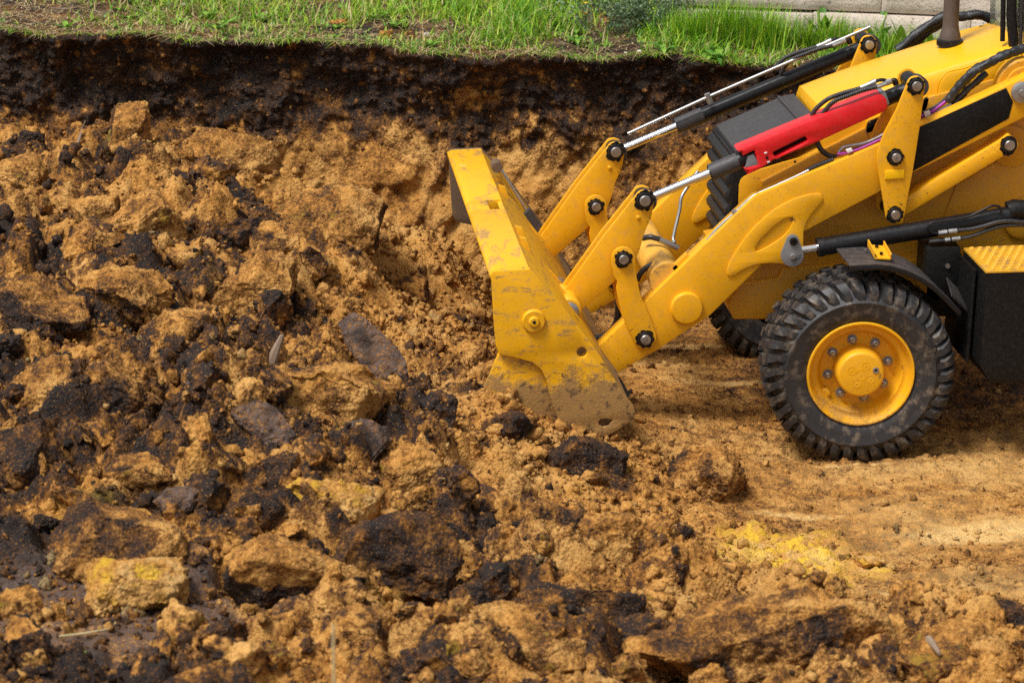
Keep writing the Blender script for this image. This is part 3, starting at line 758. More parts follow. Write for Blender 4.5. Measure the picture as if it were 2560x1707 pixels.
def bank_crumbs():
    r = np.random.default_rng(31); V0, F0 = ICO[1]; nv = len(V0)
    k = r.choice(len(bank_v), 13000, replace=False); k = k[(bank_t[k] > .03) & (r.random(13000) < .12+.9*bank_dark[k]) & (bank_v[k, 0] > -5.4) & (bank_v[k, 0] < 1.2)]; n = len(k)
    s = .004+.015*r.random(n)**2.2
    p = V0[None]*(1+.32*r.normal(size=(n, nv, 1)).clip(-1.6, 1.6))*(s[:, None]*r.uniform(.7, 1.2, (n, 3)))[:, None, :]
    P3 = (p+bank_v[k][:, None, :]).reshape(-1, 3); F = (F0[None]+(np.arange(n)*nv)[:, None, None]).reshape(-1, 3)
    dk = np.clip(bank_dark[k]+r.normal(0, .15, n)-np.where(r.random(n) < .08, .55, 0), 0, 1); z = np.zeros(n*nv)
    me = fast_mesh('bank_crumbs', P3, F, {'dark': np.repeat(dk, nv), 'tint': z, 'pale': z, 'slab': z}, smooth=False)
    tag(link('bank_crumbs', me, 'soil'), 'crumbs of earth clinging to the cut bank', kind='stuff')
bank_crumbs()
# ================================================================== backhoe loader
def area2(p): return sum(p[i-1][0]*p[i][1]-p[i][0]*p[i-1][1] for i in range(len(p)))
def offset_loop(p, d):
    """move a closed loop (counter-clockwise) inwards by d"""
    out = []; n = len(p)
    for i in range(n):
        a, b, c = np.array(p[i-1]), np.array(p[i]), np.array(p[(i+1) % n])
        e1 = b-a; e2 = c-b
        e1 = e1/(np.linalg.norm(e1)+1e-9); e2 = e2/(np.linalg.norm(e2)+1e-9)
        n1 = np.array([-e1[1], e1[0]]); n2 = np.array([-e2[1], e2[0]])
        k = n1+n2; l = k@k
        out.append(tuple(b+(k*(2/l) if l > .35 else n1)*d))
    return out
def fillet(pts, r, n=4):
    out = []; m_ = len(pts)
    for i in range(m_):
        a, b, c = (np.array(pts[(i+k) % m_], float) for k in (-1, 0, 1))
        u1 = a-b; u2 = c-b; l1 = np.linalg.norm(u1); l2 = np.linalg.norm(u2)
        q = min(r, l1*.45, l2*.45)
        s, e = b+u1/l1*q, b+u2/l2*q
        for k in range(n+1):
            t = k/n; out.append(tuple((1-t)**2*s+2*t*(1-t)*b+t*t*e))
    return out
def circ(cx, cy, r, n=24, a0=0, a1=360):
    return [(cx+r*math.cos(rad(a0+(a1-a0)*k/n)), cy-r*math.sin(rad(a0+(a1-a0)*k/n))) for k in range(n+(a1-a0 < 360))]
def prism(name, loops, Y0, Y1, mat, parent, b=.005, seg=2):
    """plate parallel to the machine's side: outline in (x,z) plus holes, near face at Y0, bevelled rim"""
    L = []
    for k, lp in enumerate(loops):
        ccw = area2(lp) > 0
        if ccw != (k == 0): lp = lp[::-1]
        L.append(list(lp))
    V, F = [], []
    rings = [(0 if False else b, Y0)]
    prof = [(b*(1-math.sin(math.pi/2*k/seg)), Y0+b*(1-math.cos(math.pi/2*k/seg))) for k in range(seg+1)] if b else [(0, Y0)]
    prof += [(p_[0], Y1-(p_[1]-Y0)) for p_ in prof[::-1]] if b else [(0, Y1)]
    caps = {0: [], len(prof)-1: []}
    for lp in L:
        n = len(lp); base_ = len(V)
        for k, (d, y) in enumerate(prof):
            q = offset_loop(lp, d) if d > 1e-6 else lp
            V += [(x, y, z) for x, z in q]
            if k in caps: caps[k].append((base_+k*n, q))
        for k in range(len(prof)-1):
            for i in range(n):
                j = (i+1) % n; a = base_+k*n
                F.append((a+i, a+j, a+n+j, a+n+i))
    for k, cl in caps.items():
        idx = [s+i for s, q in cl for i in range(len(q))]
        for t in tessellate_polygon([[Vector((x, z, 0)) for x, z in q] for _, q in cl]):
            F.append(tuple(idx[i] for i in t))
    return mk(name, V, F, mat, parent, 35)
def un(pts, Y): return [(p_[0], p_[2]) for p_ in (P(u, v, Y) for u, v in pts)]
def plate(name, pts, Y0, Y1, mat, parent, b=.005, holes=(), r=0):
    if r: pts = fillet(pts, r)
    return prism(name, [un(pts, Y0)]+[un(h, Y0) for h in holes], Y0, Y1, mat, parent, b)
def lathe(name, prof, c, mat, parent, n=32, axis='Y', smooth=38):
    V, F = [], []
    for r_, h in prof:
        for k in range(n):
            a = 2*math.pi*k/n
            if axis == 'Y': V.append((c[0]+r_*math.cos(a), c[1]+h, c[2]+r_*math.sin(a)))
            else: V.append((c[0]+r_*math.cos(a), c[1]+r_*math.sin(a), c[2]+h))
    for k in range(len(prof)-1):
        for i in range(n):
            j = (i+1) % n; F.append((k*n+i, k*n+j, k*n+n+j, k*n+n+i))
    if prof[-1][0] < .06: F.append(tuple(range((len(prof)-1)*n, len(prof)*n)))
    return mk(name, V, F, mat, parent, smooth)
def spline(pts, per=8):
    p = np.array(pts, float); out = []
    q = np.vstack([2*p[0]-p[1], p, 2*p[-1]-p[-2]])
    for i in range(1, len(q)-2):
        for k in range(per):
            t = k/per
            out.append(.5*((2*q[i])+(-q[i-1]+q[i+1])*t+(2*q[i-1]-5*q[i]+4*q[i+1]-q[i+2])*t*t+(-q[i-1]+3*q[i]-3*q[i+1]+q[i+2])*t**3))
    out.append(p[-1]); return np.array(out)
def tube3(name, pts, r, mat, parent, per=8, n=12, rib=0., pitch=.02, wob=0., seed=0, smooth=45):
    p = spline(pts, per) if per > 1 else np.array(pts, float)
    if rib or wob:
        d = np.r_[0, np.cumsum(np.linalg.norm(np.diff(p, axis=0), axis=1))]
        s = np.linspace(0, d[-1], max(8, int(d[-1]/pitch*4)))
        p = np.stack([np.interp(s, d, p[:, k]) for k in range(3)], -1)
        rr = r*(1+rib*np.where((np.arange(len(s)) % 4) == 0, -1, np.where((np.arange(len(s)) % 4) == 2, .7, .35)))
        if wob: rr = rr*(1+wob*fbm(s*28, s*0+seed, seed=seed, octs=3))
    else: rr = np.full(len(p), r) if np.isscalar(r) else np.interp(np.linspace(0, 1, len(p)), np.linspace(0, 1, len(r)), r)
    t = np.gradient(p, axis=0); t /= np.linalg.norm(t, axis=1)[:, None]
    up = np.array([0, 0, 1.]) if abs(t[0][2]) < .9 else np.array([1., 0, 0])
    V, F = [], []
    a = np.cross(t[0], up); a /= np.linalg.norm(a)
    for i in range(len(p)):
        a = a-t[i]*(a@t[i]); a /= np.linalg.norm(a); b = np.cross(t[i], a)
        for k in range(n):
            th = 2*math.pi*k/n
            w_ = 1+(wob*.8*math.sin(3*th+i*.5+seed) if wob else 0)
            V.append(p[i]+(a*math.cos(th)+b*math.sin(th))*rr[i]*w_)
    for i in range(len(p)-1):
        for k in range(n):
            j = (k+1) % n; F.append((i*n+k, i*n+j, i*n+n+j, i*n+n+k))
    F.append(tuple(range(n))); F.append(tuple(range((len(p)-1)*n, len(p)*n)))
    return mk(name, V, F, mat, parent, smooth)
def tube(name, px, Y, r, mat, parent, **kw):
    Ys = Y if isinstance(Y, (list, tuple)) else [Y]*len(px)
    return tube3(name, [P(u, v, y) for (u, v), y in zip(px, Ys)], r, mat, parent, **kw)
def box(name, lo, hi, mat, parent, b=.006):
    return prism(name, [[(lo[0], lo[2]), (hi[0], lo[2]), (hi[0], hi[2]), (lo[0], hi[2])]], lo[1], hi[1], mat, parent, b)
def pin(px, Y, rpx, parent, bolt=False, through=.12):
    """pivot pin: black seal ring, steel pin end, sometimes with a bolt"""
    c = P(*px, Y); k = ((c-CAMPOS)@FWD)/FPX; r_ = rpx*k
    gv = [(c[0], Y+.002, c[2])]; rs = random.Random(int(px[0]*7+px[1]))
    for i in range(28):
        a = 6.2832*i/28; q_ = r_*(1.08+.30*rs.random()**2+(.18 if 3.4 < a < 5.6 else 0)*rs.random()); gv.append((c[0]+q_*math.cos(a), Y+.002, c[2]+q_*math.sin(a)))
    mk('grease_ring', gv, [(0, i+1, (i+1) % 28+1) for i in range(28)], 'black_dirty', parent)
    s = lathe('pivot_pin', [(r_, through), (r_, -.012), (r_*.93, -.018), (r_*.74, -.018), (r_*.72, -.008)], c, 'black', parent, 28)
    return s, lathe('pin_end', [(r_*.73, 0), (r_*.71, -.020), (r_*.60, -.026), (r_*.2 if bolt else .001, -.027)]+([(r_*.2, -.018), (.001, -.018)] if bolt else []), c, 'steel', parent, 28)
def copy_tree(o, parent, dy=0):
    c = o.copy(); COL.objects.link(c); c.parent = parent
    c.location = (o.location[0], o.location[1]+dy, o.location[2])
    for ch in list(o.children): copy_tree(ch, c)
    return c

DY = 1.13
MC = tag(empty('backhoe_loader'), 'muddy yellow backhoe loader pushing its front bucket into the heap', 'backhoe loader')

# ---- front bucket
BY0, BY1 = -.25, 2.47
side_out = Z4([(438, -55), (455, -77), (770, -92), (1010, 170), (1140, 345), (1330, 592), (1430, 755), (1540, 930), (1650, 1070), (1668, 1135), (1645, 1190), (1540, 1265), (1420, 1340),
               (1200, 1340), (1060, 1290), (1005, 1180), (940, 1000), (900, 840), (855, 755), (780, 700), (650, 665), (530, 642), (492, 612), (476, 560), (455, 300)])
bucket = plate('front_bucket', side_out, BY0, BY0+.03, 'yellow_bucket', MC, .006, holes=[Z4(circ(1210, 617, 43, 20)), Z4([(1350, 1210), (1370, 1185), (1430, 1185), (1475, 1195), (1440, 1240), (1390, 1255), (1360, 1240)])])
bucket['label'] = 'yellow front bucket caked with mud along its foot'
sp = [(x, z) for x, z in un(side_out, BY0)]
prism('side_plate', [sp], BY1-.03, BY1, 'muddy_steel', bucket, .006)
lip = un(Z4([(500, 625), (430, 790), (395, 870), (330, 1050), (420, 1250), (700, 1350), (1100, 1380), (1100, 1000), (980, 700), (760, 600)]), BY0+.035)
prism('clam_plate', [lip], BY0+.034, BY0+.064, 'yellow_bucket', bucket, .005)
# back sheet follows the rear edge of the side plates
rear = un(Z4([(760, -80), (1000, 172), (1130, 350), (1320, 600), (1420, 762), (1530, 940), (1630, 1075), (1560, 1200), (1400, 1310), (1000, 1370), (600, 1380)]), BY0)
sheet = rear+[(x-.022, z-.012) for x, z in rear[::-1]]
prism('back_sheet', [sheet], BY0+.028, BY1-.028, 'yellow_bucket', bucket, .003)
# top beam with a notch
pA, pB = un(Z4([(440, -66), (770, -90)]), BY0)
def y_at(pt, v):
    lo, hi = BY0, BY1
    for _ in range(40):
        md = (lo+hi)/2
        if proj((pt[0], md, pt[1]))[1] > v: lo = md
        else: hi = md
    return lo
ya, yb_ = y_at(pB, Z3([(0, 618)])[0][1]), y_at(pB, Z3([(0, 540)])[0][1])
nb = np.array(pA)*.42+np.array(pB)*.58
def beam(b_, y0, y1, k):
    a = np.array(pA); b_ = np.array(b_); dn = np.array([.02, -.10])
    return prism('top_beam', [fillet([tuple(a+np.array([-.012, -.018])), tuple(a+np.array([.012, .004])), tuple(b_), tuple(b_+dn*.6), tuple(a+dn)], .012)], y0, y1, 'yellow_bucket', bucket, .003)
beam(pB, BY0+.004, ya, 0); beam(tuple(nb), ya+.001, yb_, 1); beam(pB, yb_+.001, BY1-.002, 2)
rib = un(Z3([(640, 765), (700, 785), (730, 860), (760, 960), (830, 1030), (950, 1150), (1060, 1275), (1080, 1390), (1010, 1480), (880, 1330), (760, 1130), (670, 900)]), .62)
for y in (.40, .62, 1.53, 1.75): prism('hinge_bracket', [rib], y, y+.025, 'yellow_bucket', bucket, .004)
for k, (r_, d, mt_) in enumerate(((100, .02, 'yellow_bucket'), (46, .035, 'yellow_bucket'), (22, .038, 'black'))):
    c = P(*Z4([(797, 345)])[0], BY0); rr = r_*.29333*((c-CAMPOS)@FWD)/FPX
    lathe('hinge_boss' if k == 0 else 'hinge_bolt', [(rr, .01), (rr, -d+.008), (rr-.006, -d), (.002, -d)], c, mt_, bucket, 32)
# clam cylinders behind the bucket
for y, nm in ((1.75, 0),):
    o_ = np.array([0, y-1.75, 0])
    cyl = tube3('clam_cylinder', [P(*q, 1.75)+o_ for q in Z3([(715, 650), (960, 1010)])], .042, 'grey_plastic', bucket, per=1, n=20)
    tube3('clam_rod', [P(*q, 1.75)+o_ for q in Z3([(500, 270), (725, 640)])], .017, 'chrome', bucket, per=1, n=14)
    tube3('clam_rod_eye', [P(*q, 1.75)+o_+np.array([0, d_, 0]) for q, d_ in zip(Z3([(480, 255), (480, 255)]), (-.05, .05))], .032, 'muddy_steel', bucket, per=1, n=16)
tube('bucket_hose', Z3([(815, 1015), (850, 1010), (890, 1060), (915, 1130)]), 1.1, .014, 'zinc', bucket)
tube('bucket_hose', Z3([(820, 1165), (860, 1180), (890, 1220), (905, 1290)]), .6, .016, 'zinc', bucket)
c = P(*Z4([(1100, 275)])[0], .30)
lathe('bucket_pin', [(.055, .5), (.055, 0), (.048, -.006), (.03, -.008), (.002, -.008)], c, 'steel', bucket, 24)
lathe('hinge_collar', [(.075, .3), (.075, .03), (.066, .02), (.058, .02)], c, 'yellow_bucket', bucket, 24)

# ---- loader arms and linkage of one side; the far side is the same set moved across
arm = plate('loader_arm', fillet([(1400, 955), (1500, 864), (1727, 645), (1889, 490), (2199, 361), (2301, 316), (2640, 157), (2700, 180), (2690, 230), (2277, 435), (2199, 480), (2012, 578), (1902, 664), (1775, 789), (1640, 877), (1540, 935), (1470, 1000)], 8, 2), .46, .57, 'yellow', MC, .006)
knee = A3([(1480, 755), (1462, 725), (1420, 718), (1330, 732), (1200, 770), (1090, 825), (1000, 880), (900, 960), (800, 1055), (730, 1135), (680, 1205), (610, 1310), (560, 1400), (532, 1480), (540, 1520), (570, 1535), (610, 1525), (680, 1482), (760, 1440), (870, 1412), (980, 1404), (1085, 1410), (1170, 1430), (1250, 1400), (1285, 1320), (1290, 1200), (1290, 1100), (1320, 1000), (1370, 920), (1440, 840), (1475, 795)])
oval = A3([(815, 1250), (850, 1195), (910, 1130), (1000, 1045), (1090, 980), (1150, 955), (1185, 962), (1190, 990), (1150, 1070), (1090, 1140), (1020, 1190), (930, 1245), (850, 1285), (820, 1285)])
plate('reinforcement_plate', knee, .447, .459, 'yellow', arm, .006, holes=[oval])
c = P(*A4([(845, 895)])[0], .46); rr = 160*.2551*((c-CAMPOS)@FWD)/FPX
lathe('arm_boss', [(rr, .002), (rr, -.022), (rr-.006, -.030), (rr-.014, -.032), (.002, -.032)], c, 'yellow', arm, 40)
plate('black_panel', Z1([(1515, 1272), (1585, 935), (2222, 648), (2272, 750), (2240, 872)]), .457, .4595, 'black_dirty', arm, .001)
pv = P(2555, 232, .44)
lathe('pivot_disc', [(.058, .02), (.058, -.006), (.052, -.010), (.02, -.010), (.018, -.02), (.002, -.02)], pv, 'zinc', arm, 24)
plate('hose_bracket', A4([(705, 510), (850, 370), (890, 410), (745, 560)]), .50, .55, 'yellow', arm, .002)
tube('bolt_cap', Z4([(1455, 748), (1490, 800)]), .45, .018, 'zinc', arm, per=1)
crank = empty('bell_crank', (0, 0, 0), MC)
ck = fillet(Z3([(1668, 508), (1692, 474), (1745, 458), (1802, 476), (1826, 530), (1822, 590), (1800, 700), (1740, 830), (1700, 980), (1640, 1110), (1490, 1240), (1190, 1500), (1100, 1560), (1000, 1480), (1015, 1380), (1400, 845)]), 6, 2)
cq = un(ck, .475)
prism('crank_plate', [cq], .475, .495, 'yellow', crank, .004); prism('crank_plate', [cq], .575, .595, 'yellow', crank, .004)
pin(Z3([(1745, 548)])[0], .47, 21, crank); 
c = P(*Z3([(1688, 693)])[0], .475); lathe('lock_stud', [(.012, .01), (.012, -.008), (.006, -.012), (.001, -.012)], c, 'yellow', crank, 16)
lk = empty('tilt_link', (0, 0, 0), MC)
lq = un(A4(circ(230, 418, 115, 10, 170, 5)+[(345, 500), (360, 600), (385, 720), (405, 800), (440, 865), (500, 1020), (548, 1150)]+circ(445, 1203, 106, 10, 10, -150)+[(298, 1150), (210, 965), (178, 810), (160, 705), (172, 645), (128, 578), (116, 480)]), .435)
prism('link_plate', [lq], .435, .455, 'yellow', lk, .004); prism('link_plate', [lq], .605, .625, 'yellow', lk, .004)
pin(A4([(230, 420)])[0], .43, 18.5, lk, through=.19); pin(A4([(445, 1205)])[0], .43, 19.5, lk, True, through=.19)
lev = empty('parallel_lever', (0, 0, 0), MC)
vq = un(Z1(circ(1560, 628, 66, 10, 165, 0)+[(1612, 730), (1592, 900), (1560, 1110), (1530, 1290), (1500, 1440)])+A2([(400, 930), (382, 1000), (360, 1016), (300, 1014), (255, 1000), (212, 955), (195, 820), (152, 560), (132, 420), (131, 325), (150, 265), (200, 130)])+Z1([(1420, 800)]), .405)
prism('lever_plate', [vq], .405, .428, 'yellow', lev, .004); prism('lever_plate', [vq], .605, .628, 'yellow', lev, .004)
pin(Z1([(1560, 632)])[0], .40, 19, lev, through=.2); pin(A2([(311, 365)])[0], .40, 18, lev, True, through=.2); pin(A2([(303, 925)])[0], .40, 18, lev, through=.2)
refl = plate('reflector', A2([(205, 500), (395, 486), (397, 570), (206, 585)]), .394, .4065, 'reflector', lev, .003)
pb = plate('parallel_link', A2([(300, 860), (430, 752), (1000, 405), (1330, 205), (1420, 130), (1530, 250), (1440, 345), (1390, 352), (395, 948), (310, 990)]), .455, .565, 'yellow', MC, .014, r=6)
pin(A2([(1420, 245)])[0], .452, 20, pb)
# tilt cylinder
e0 = P(*Z3([(1745, 548)])[0], .535); e1 = P(*Z1([(1560, 632)])[0], .535); g = P(*A3([(345, 468)])[0], .535)
ax_ = (e1-e0)/np.linalg.norm(e1-e0); gl = (g-e0)@ax_
tc = empty('tilt_cylinder', (0, 0, 0), MC)
tube3('chrome_rod', [e0+ax_*.03, e0+ax_*(gl+.05)], .0235, 'chrome', tc, per=1, n=24)
tube3('barrel', [e0+ax_*gl, e0+ax_*(gl+.02), e0+ax_*(gl+.021), e1-ax_*.05], [.040, .043, .043, .043], 'black', tc, per=1, n=28)
tube3('gland', [e0+ax_*(gl+.005), e0+ax_*(gl+.17)], .0475, 'grey_plastic', tc, per=1, n=28)
for e_ in (e0, e1): tube3('rod_eye', [e_-np.array([0, .036, 0]), e_+np.array([0, .036, 0])], .062, 'grey_plastic', tc, per=1, n=28)
tube('wrapped_hose', Z1([(790, 850), (830, 795), (910, 730), (1010, 690), (1110, 662), (1170, 645)]), [.55, .53, .50, .49, .49, .49], .0125, 'hose', tc, rib=.09, pitch=.012)
tube('wrapped_hose', Z1([(862, 860), (900, 800), (960, 745), (1060, 705), (1170, 665), (1270, 640)]), [.52, .50, .48, .47, .47, .47], .0125, 'hose', tc, rib=.09, pitch=.012)
for a_, b_, y in (((1150, 648), (1225, 618), .49), ((1222, 618), (1262, 600), .49), ((1272, 640), (1345, 612), .47), ((1340, 612), (1375, 598), .47)):
    tube('hose_fitting', Z1([a_, b_]), y, .0135 if b_[0] in (1225, 1345) else .017, 'zinc', tc, per=1, n=8)
tube('feed_pipe', Z1([(1255, 602), (1290, 590), (1330, 592), (1350, 612)]), .49, .010, 'black', tc)
tube('feed_pipe', Z1([(1380, 600), (1402, 596), (1412, 625)]), .48, .016, 'black', tc)
# what the far side repeats
far_set = [arm, crank, lk, lev, pb, tc]
for o_ in far_set: copy_tree(o_, MC, DY)
for o_ in [o_ for o_ in bpy.data.objects if o_.name.startswith('reflector.')]: bpy.data.objects.remove(o_)
# level indicator rod on the far cylinder only
FY = .535+DY
lr = empty('level_rod', (0, 0, 0), MC)
tube('indicator_rod', Z1([(-560, 985), (40, 710), (1222, 200)]), FY-.06, .0105, 'zinc', lr, per=1, n=12)
tube('rod_clamp', Z1([(22, 690), (48, 760)]), FY-.06, .018, 'zinc', lr, per=1, n=8)
# red boom lock channel on the near cylinder
rb = plate('boom_lock', Z1([(262, 1098), (300, 1082), (385, 1048), (500, 1000), (900, 838), (1270, 695), (1318, 698), (1345, 730), (1354, 785), (1335, 818), (1180, 890), (880, 1028), (700, 1105), (520, 1175), (420, 1245), (322, 1286), (330, 1262), (296, 1242), (400, 1215), (370, 1110), (330, 1130), (290, 1150), (285, 1130), (250, 1112)]),
           .465, .605, 'red', MC, .012, holes=[fillet(Z1([(505, 1125), (745, 1005), (765, 1035), (525, 1158)]), 5)])
rb['label'] = 'bright red slotted boom lock channel on the near cylinder'
for q in ((455, 1127), (475, 1193)): plate('lock_pin', Z1([(q[0]-11, q[1]-3), (q[0]+8, q[1]-8), (q[0]+10, q[1]+2), (q[0]-9, q[1]+6)]), .459, .468, 'white', rb, .001)
c = P(*Z1([(463, 1161)])[0], .463); lathe('lock_bolt', [(.008, .01), (.008, -.004), (.001, -.004)], c, 'black', rb, 12)
plate('lock_latch', Z1([(320, 1150), (365, 1135), (395, 1190), (400, 1215), (300, 1235), (310, 1215)]), .475, .49, 'greylink', rb, .002)
plate('lock_latch', Z1([(1300, 690), (1335, 680), (1365, 765), (1350, 775)]), .470, .60, 'greylink', rb, .002)

# ---- lift cylinder
lc = empty('lift_cylinder', (0, 0, 0), MC)
LY = .385
tube('chrome_rod', Z2([(480, 322), (640, 298)]), LY, .0225, 'chrome', lc, per=1, n=20)
tube('barrel', Z2([(622, 301), (640, 299), (1240, 198), (1700, 120)]), LY, .050, 'black', lc, per=1, n=28)
tube('gland', Z2([(616, 302), (650, 297)]), LY, .054, 'black', lc, per=1, n=28)
tube('rod_eye', [Z2([(480, 325)])[0]]*2, [.33, .44], .05, 'grey_plastic', lc, per=1, n=20)
gl_ = plate('pivot_plate', A3(circ(1185, 1185, 62, 10, 170, 10)+circ(1180, 1328, 112, 14, 15, -195)), .318, .333, 'greylink', lc, .003)
for q, r_ in (((1190, 1188), 40), ((1180, 1335), 30)):
    c = P(*A3([q])[0], .318); rr = r_*.2551*.00218
    lathe('plate_bolt', [(rr, .01), (rr, -.012), (rr*.5, -.014), (rr*.45, -.006), (.001, -.006)], c, 'black' if r_ == 40 else 'zinc', gl_, 20)
tube('steel_pipe', A2([(740, 1110), (680, 1108), (640, 1085), (630, 1045), (660, 1012), (760, 998), (1000, 955), (1120, 905), (1240, 848), (1310, 845), (1340, 872), (1348, 905)]), LY-.055, .0075, 'black', lc)
tube('rubber_hose', A2([(740, 1108), (900, 1085), (1050, 1070), (1180, 1040), (1320, 1000), (1440, 992), (1580, 1005)]), LY-.06, .0125, 'hose', lc)
tube('rubber_hose', A2([(640, 1195), (790, 1178), (930, 1165), (1080, 1130), (1230, 1075), (1380, 1035), (1580, 1030)]), LY-.055, .0125, 'hose', lc)
for p_ in (((760, 1106), (812, 1098)), ((825, 1096), (908, 1086)), ((790, 1178), (840, 1172)), ((858, 1170), (940, 1160)), ((728, 1108), (760, 1106))):
    tube('hose_fitting', A2(p_), LY-.06, .0145, 'zinc', lc, per=1, n=8)
tube('cylinder_head', A2([(1420, 900), (1470, 880), (1568, 885)]), LY, .058, 'black_dirty', lc, per=1, n=20)
copy_tree(lc, MC, DY+.27)

# ---- cross tube between the arms, its hoses and pipes
ct = tube('cross_tube', [(1668, 700), (1668, 700)], [.48, .5], .096, 'yellow_tube', MC, per=1, n=32)
c0 = P(1668, 700, .5); bpy.data.objects.remove(ct)
ct = tube3('cross_tube', [c0, c0+np.array([0, DY+.02, 0])], .096, 'yellow_tube', MC, per=1, n=36)
tube('tube_hose', Z3([(1730, 872), (1790, 862), (1870, 880)]), [.9, .86, .85], .016, 'hose', ct)
tube('hose_fitting', Z3([(1868, 882), (1935, 912), (2030, 955)]), .85, .017, 'zinc', ct, per=1, n=8)
tube('steel_pipe', Z3([(2200, 300), (2120, 420), (2060, 520), (2040, 640), (1990, 860), (2000, 910)]), [1.0, .98, .95, .93, .88, .85], .0095, 'zinc', ct)
tube('tube_hose', Z3([(1680, 1230), (1710, 1170), (1770, 1115), (1860, 1090), (2010, 1100)]), .62, .0155, 'hose', ct, rib=.05, pitch=.012)
tube('bucket_feed_hose', Z4([(1230, 478), (1300, 498), (1380, 485), (1450, 440), (1500, 370), (1520, 270), (1520, 180)]), .70, .020, 'hose', ct, rib=.06, pitch=.016)
tube('bucket_feed_hose', Z4([(1480, 800), (1540, 880), (1600, 990)]), .5, .014, 'hose', ct, rib=.09, pitch=.012)
tube('arm_pipe', A3([(1340, 495), (1240, 545), (1000, 655), (800, 745), (700, 835), (600, 925), (450, 1060), (345, 1185)]), .50, .0095, 'zinc', arm, per=2)
tube('arm_pipe_clamp', A3([(590, 905), (660, 905)]), .50, .016, 'zinc', arm, per=1, n=8)
tube('wrapped_hose', A3([(1320, 500), (1440, 440), (1580, 390)]), .51, .0135, 'hose', arm, rib=.09, pitch=.012)
tube('arm_pipe', Z1([(1345, 975), (1250, 1025), (1170, 1055), (1070, 1072), (1020, 1085), (990, 1125)]), .52, .010, 'zinc', arm)
tube('wrapped_hose', Z1([(830, 1040), (860, 1100), (920, 1145), (1000, 1150), (1100, 1110), (1330, 1030)]), .56, .0145, 'hose', arm, rib=.08, pitch=.014)
tube('purple_hose', Z1([(980, 1135), (1060, 1122), (1180, 1080), (1330, 1010)]), .50, .0075, 'purple', arm)
plate('hose_tag', Z1([(1045, 1105), (1085, 1092), (1098, 1112), (1058, 1128)]), .47, .49, 'white', arm, .001)

# ---- chassis, engine hood, grille
CY = .66
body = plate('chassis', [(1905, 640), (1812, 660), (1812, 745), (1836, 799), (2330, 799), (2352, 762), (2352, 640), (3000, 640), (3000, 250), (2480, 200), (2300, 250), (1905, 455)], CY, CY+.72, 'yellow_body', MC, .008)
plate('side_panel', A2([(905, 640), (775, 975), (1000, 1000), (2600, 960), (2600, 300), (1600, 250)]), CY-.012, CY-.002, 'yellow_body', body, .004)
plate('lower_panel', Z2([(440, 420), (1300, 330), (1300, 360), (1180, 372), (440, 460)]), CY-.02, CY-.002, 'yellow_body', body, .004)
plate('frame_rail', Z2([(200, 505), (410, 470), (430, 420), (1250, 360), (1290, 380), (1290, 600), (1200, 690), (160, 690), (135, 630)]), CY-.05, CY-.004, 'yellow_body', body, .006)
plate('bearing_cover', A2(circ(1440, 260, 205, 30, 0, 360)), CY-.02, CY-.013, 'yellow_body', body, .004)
lathe('tower_boss', [(.16, .05), (.16, -.02), (.15, -.03), (.12, -.03), (.115, -.045), (.002, -.045)], P(*A1([(1560, 1130)])[0], .60), 'yellow_body', body, 40)
lathe('frame_boss', [(.12, .04), (.12, -.02), (.105, -.03), (.002, -.03)], P(2560, 545, CY-.012), 'yellow_body', body, 32)
plate('fender_bracket', Z2([(1040, 440), (1130, 445), (1230, 500), (1285, 560), (1275, 600), (1230, 575), (1150, 500)]), .30, .34, 'yellow_body', body, .004)
# engine side cover
plate('engine_cover', A3([(648, 900), (655, 640), (672, 585), (705, 552), (850, 488), (1100, 412), (1430, 322), (1475, 330), (1485, 400), (2300, 140), (2600, 300), (1500, 800), (700, 1100)]), .69, .705, 'yellow', body, .006)
for q in ((1205, 410), (1445, 348)):
    lathe('cover_bolt', [(.007, .01), (.007, -.006), (.001, -.006)], P(*A3([q])[0], .69), 'black', body, 10)
# hood: loft of sections along the machine
CR = Z1([(852, 842), (870, 815), (1000, 765), (1200, 690), (1400, 622), (1605, 557), (1830, 484), (2032, 427), (2258, 362), (2420, 318)])
HY0, HY1 = .72, 1.36
secs = []
for k, (u, v) in enumerate(CR):
    p_ = P(u, v, HY0); x, z = p_[0], p_[2]; f = -.02 if k == 0 else 0
    row = []
    for y, dz, dx in ((.690, -.42, .02), (.690, -.13, .0), (.700, -.06, .0), (.712, -.012, 0), (.735, .004, -.004), (.80, .014, -.02), (.92, .024, -.045), (1.04, .027, -.055), (1.16, .024, -.045), (1.28, .014, -.02), (1.345, .004, -.004), (1.368, -.012, 0), (1.38, -.06, 0), (1.39, -.42, .02)):
        row.append((x+(dx*.35 if k < 3 else dx*.1 if k < 9 else 0), y, z+dz+f))
    secs.append(row)
nr = len(secs[0]); V = [q for r_ in secs for q in r_]
F = [(i*nr+j, i*nr+j+1, (i+1)*nr+j+1, (i+1)*nr+j) for i in range(len(secs)-1) for j in range(nr-1)]
F += [tuple(range(nr)), tuple(range((len(secs)-1)*nr, len(secs)*nr))]
hood = mk('engine_hood', V, F, 'yellow_hood', MC, 50)
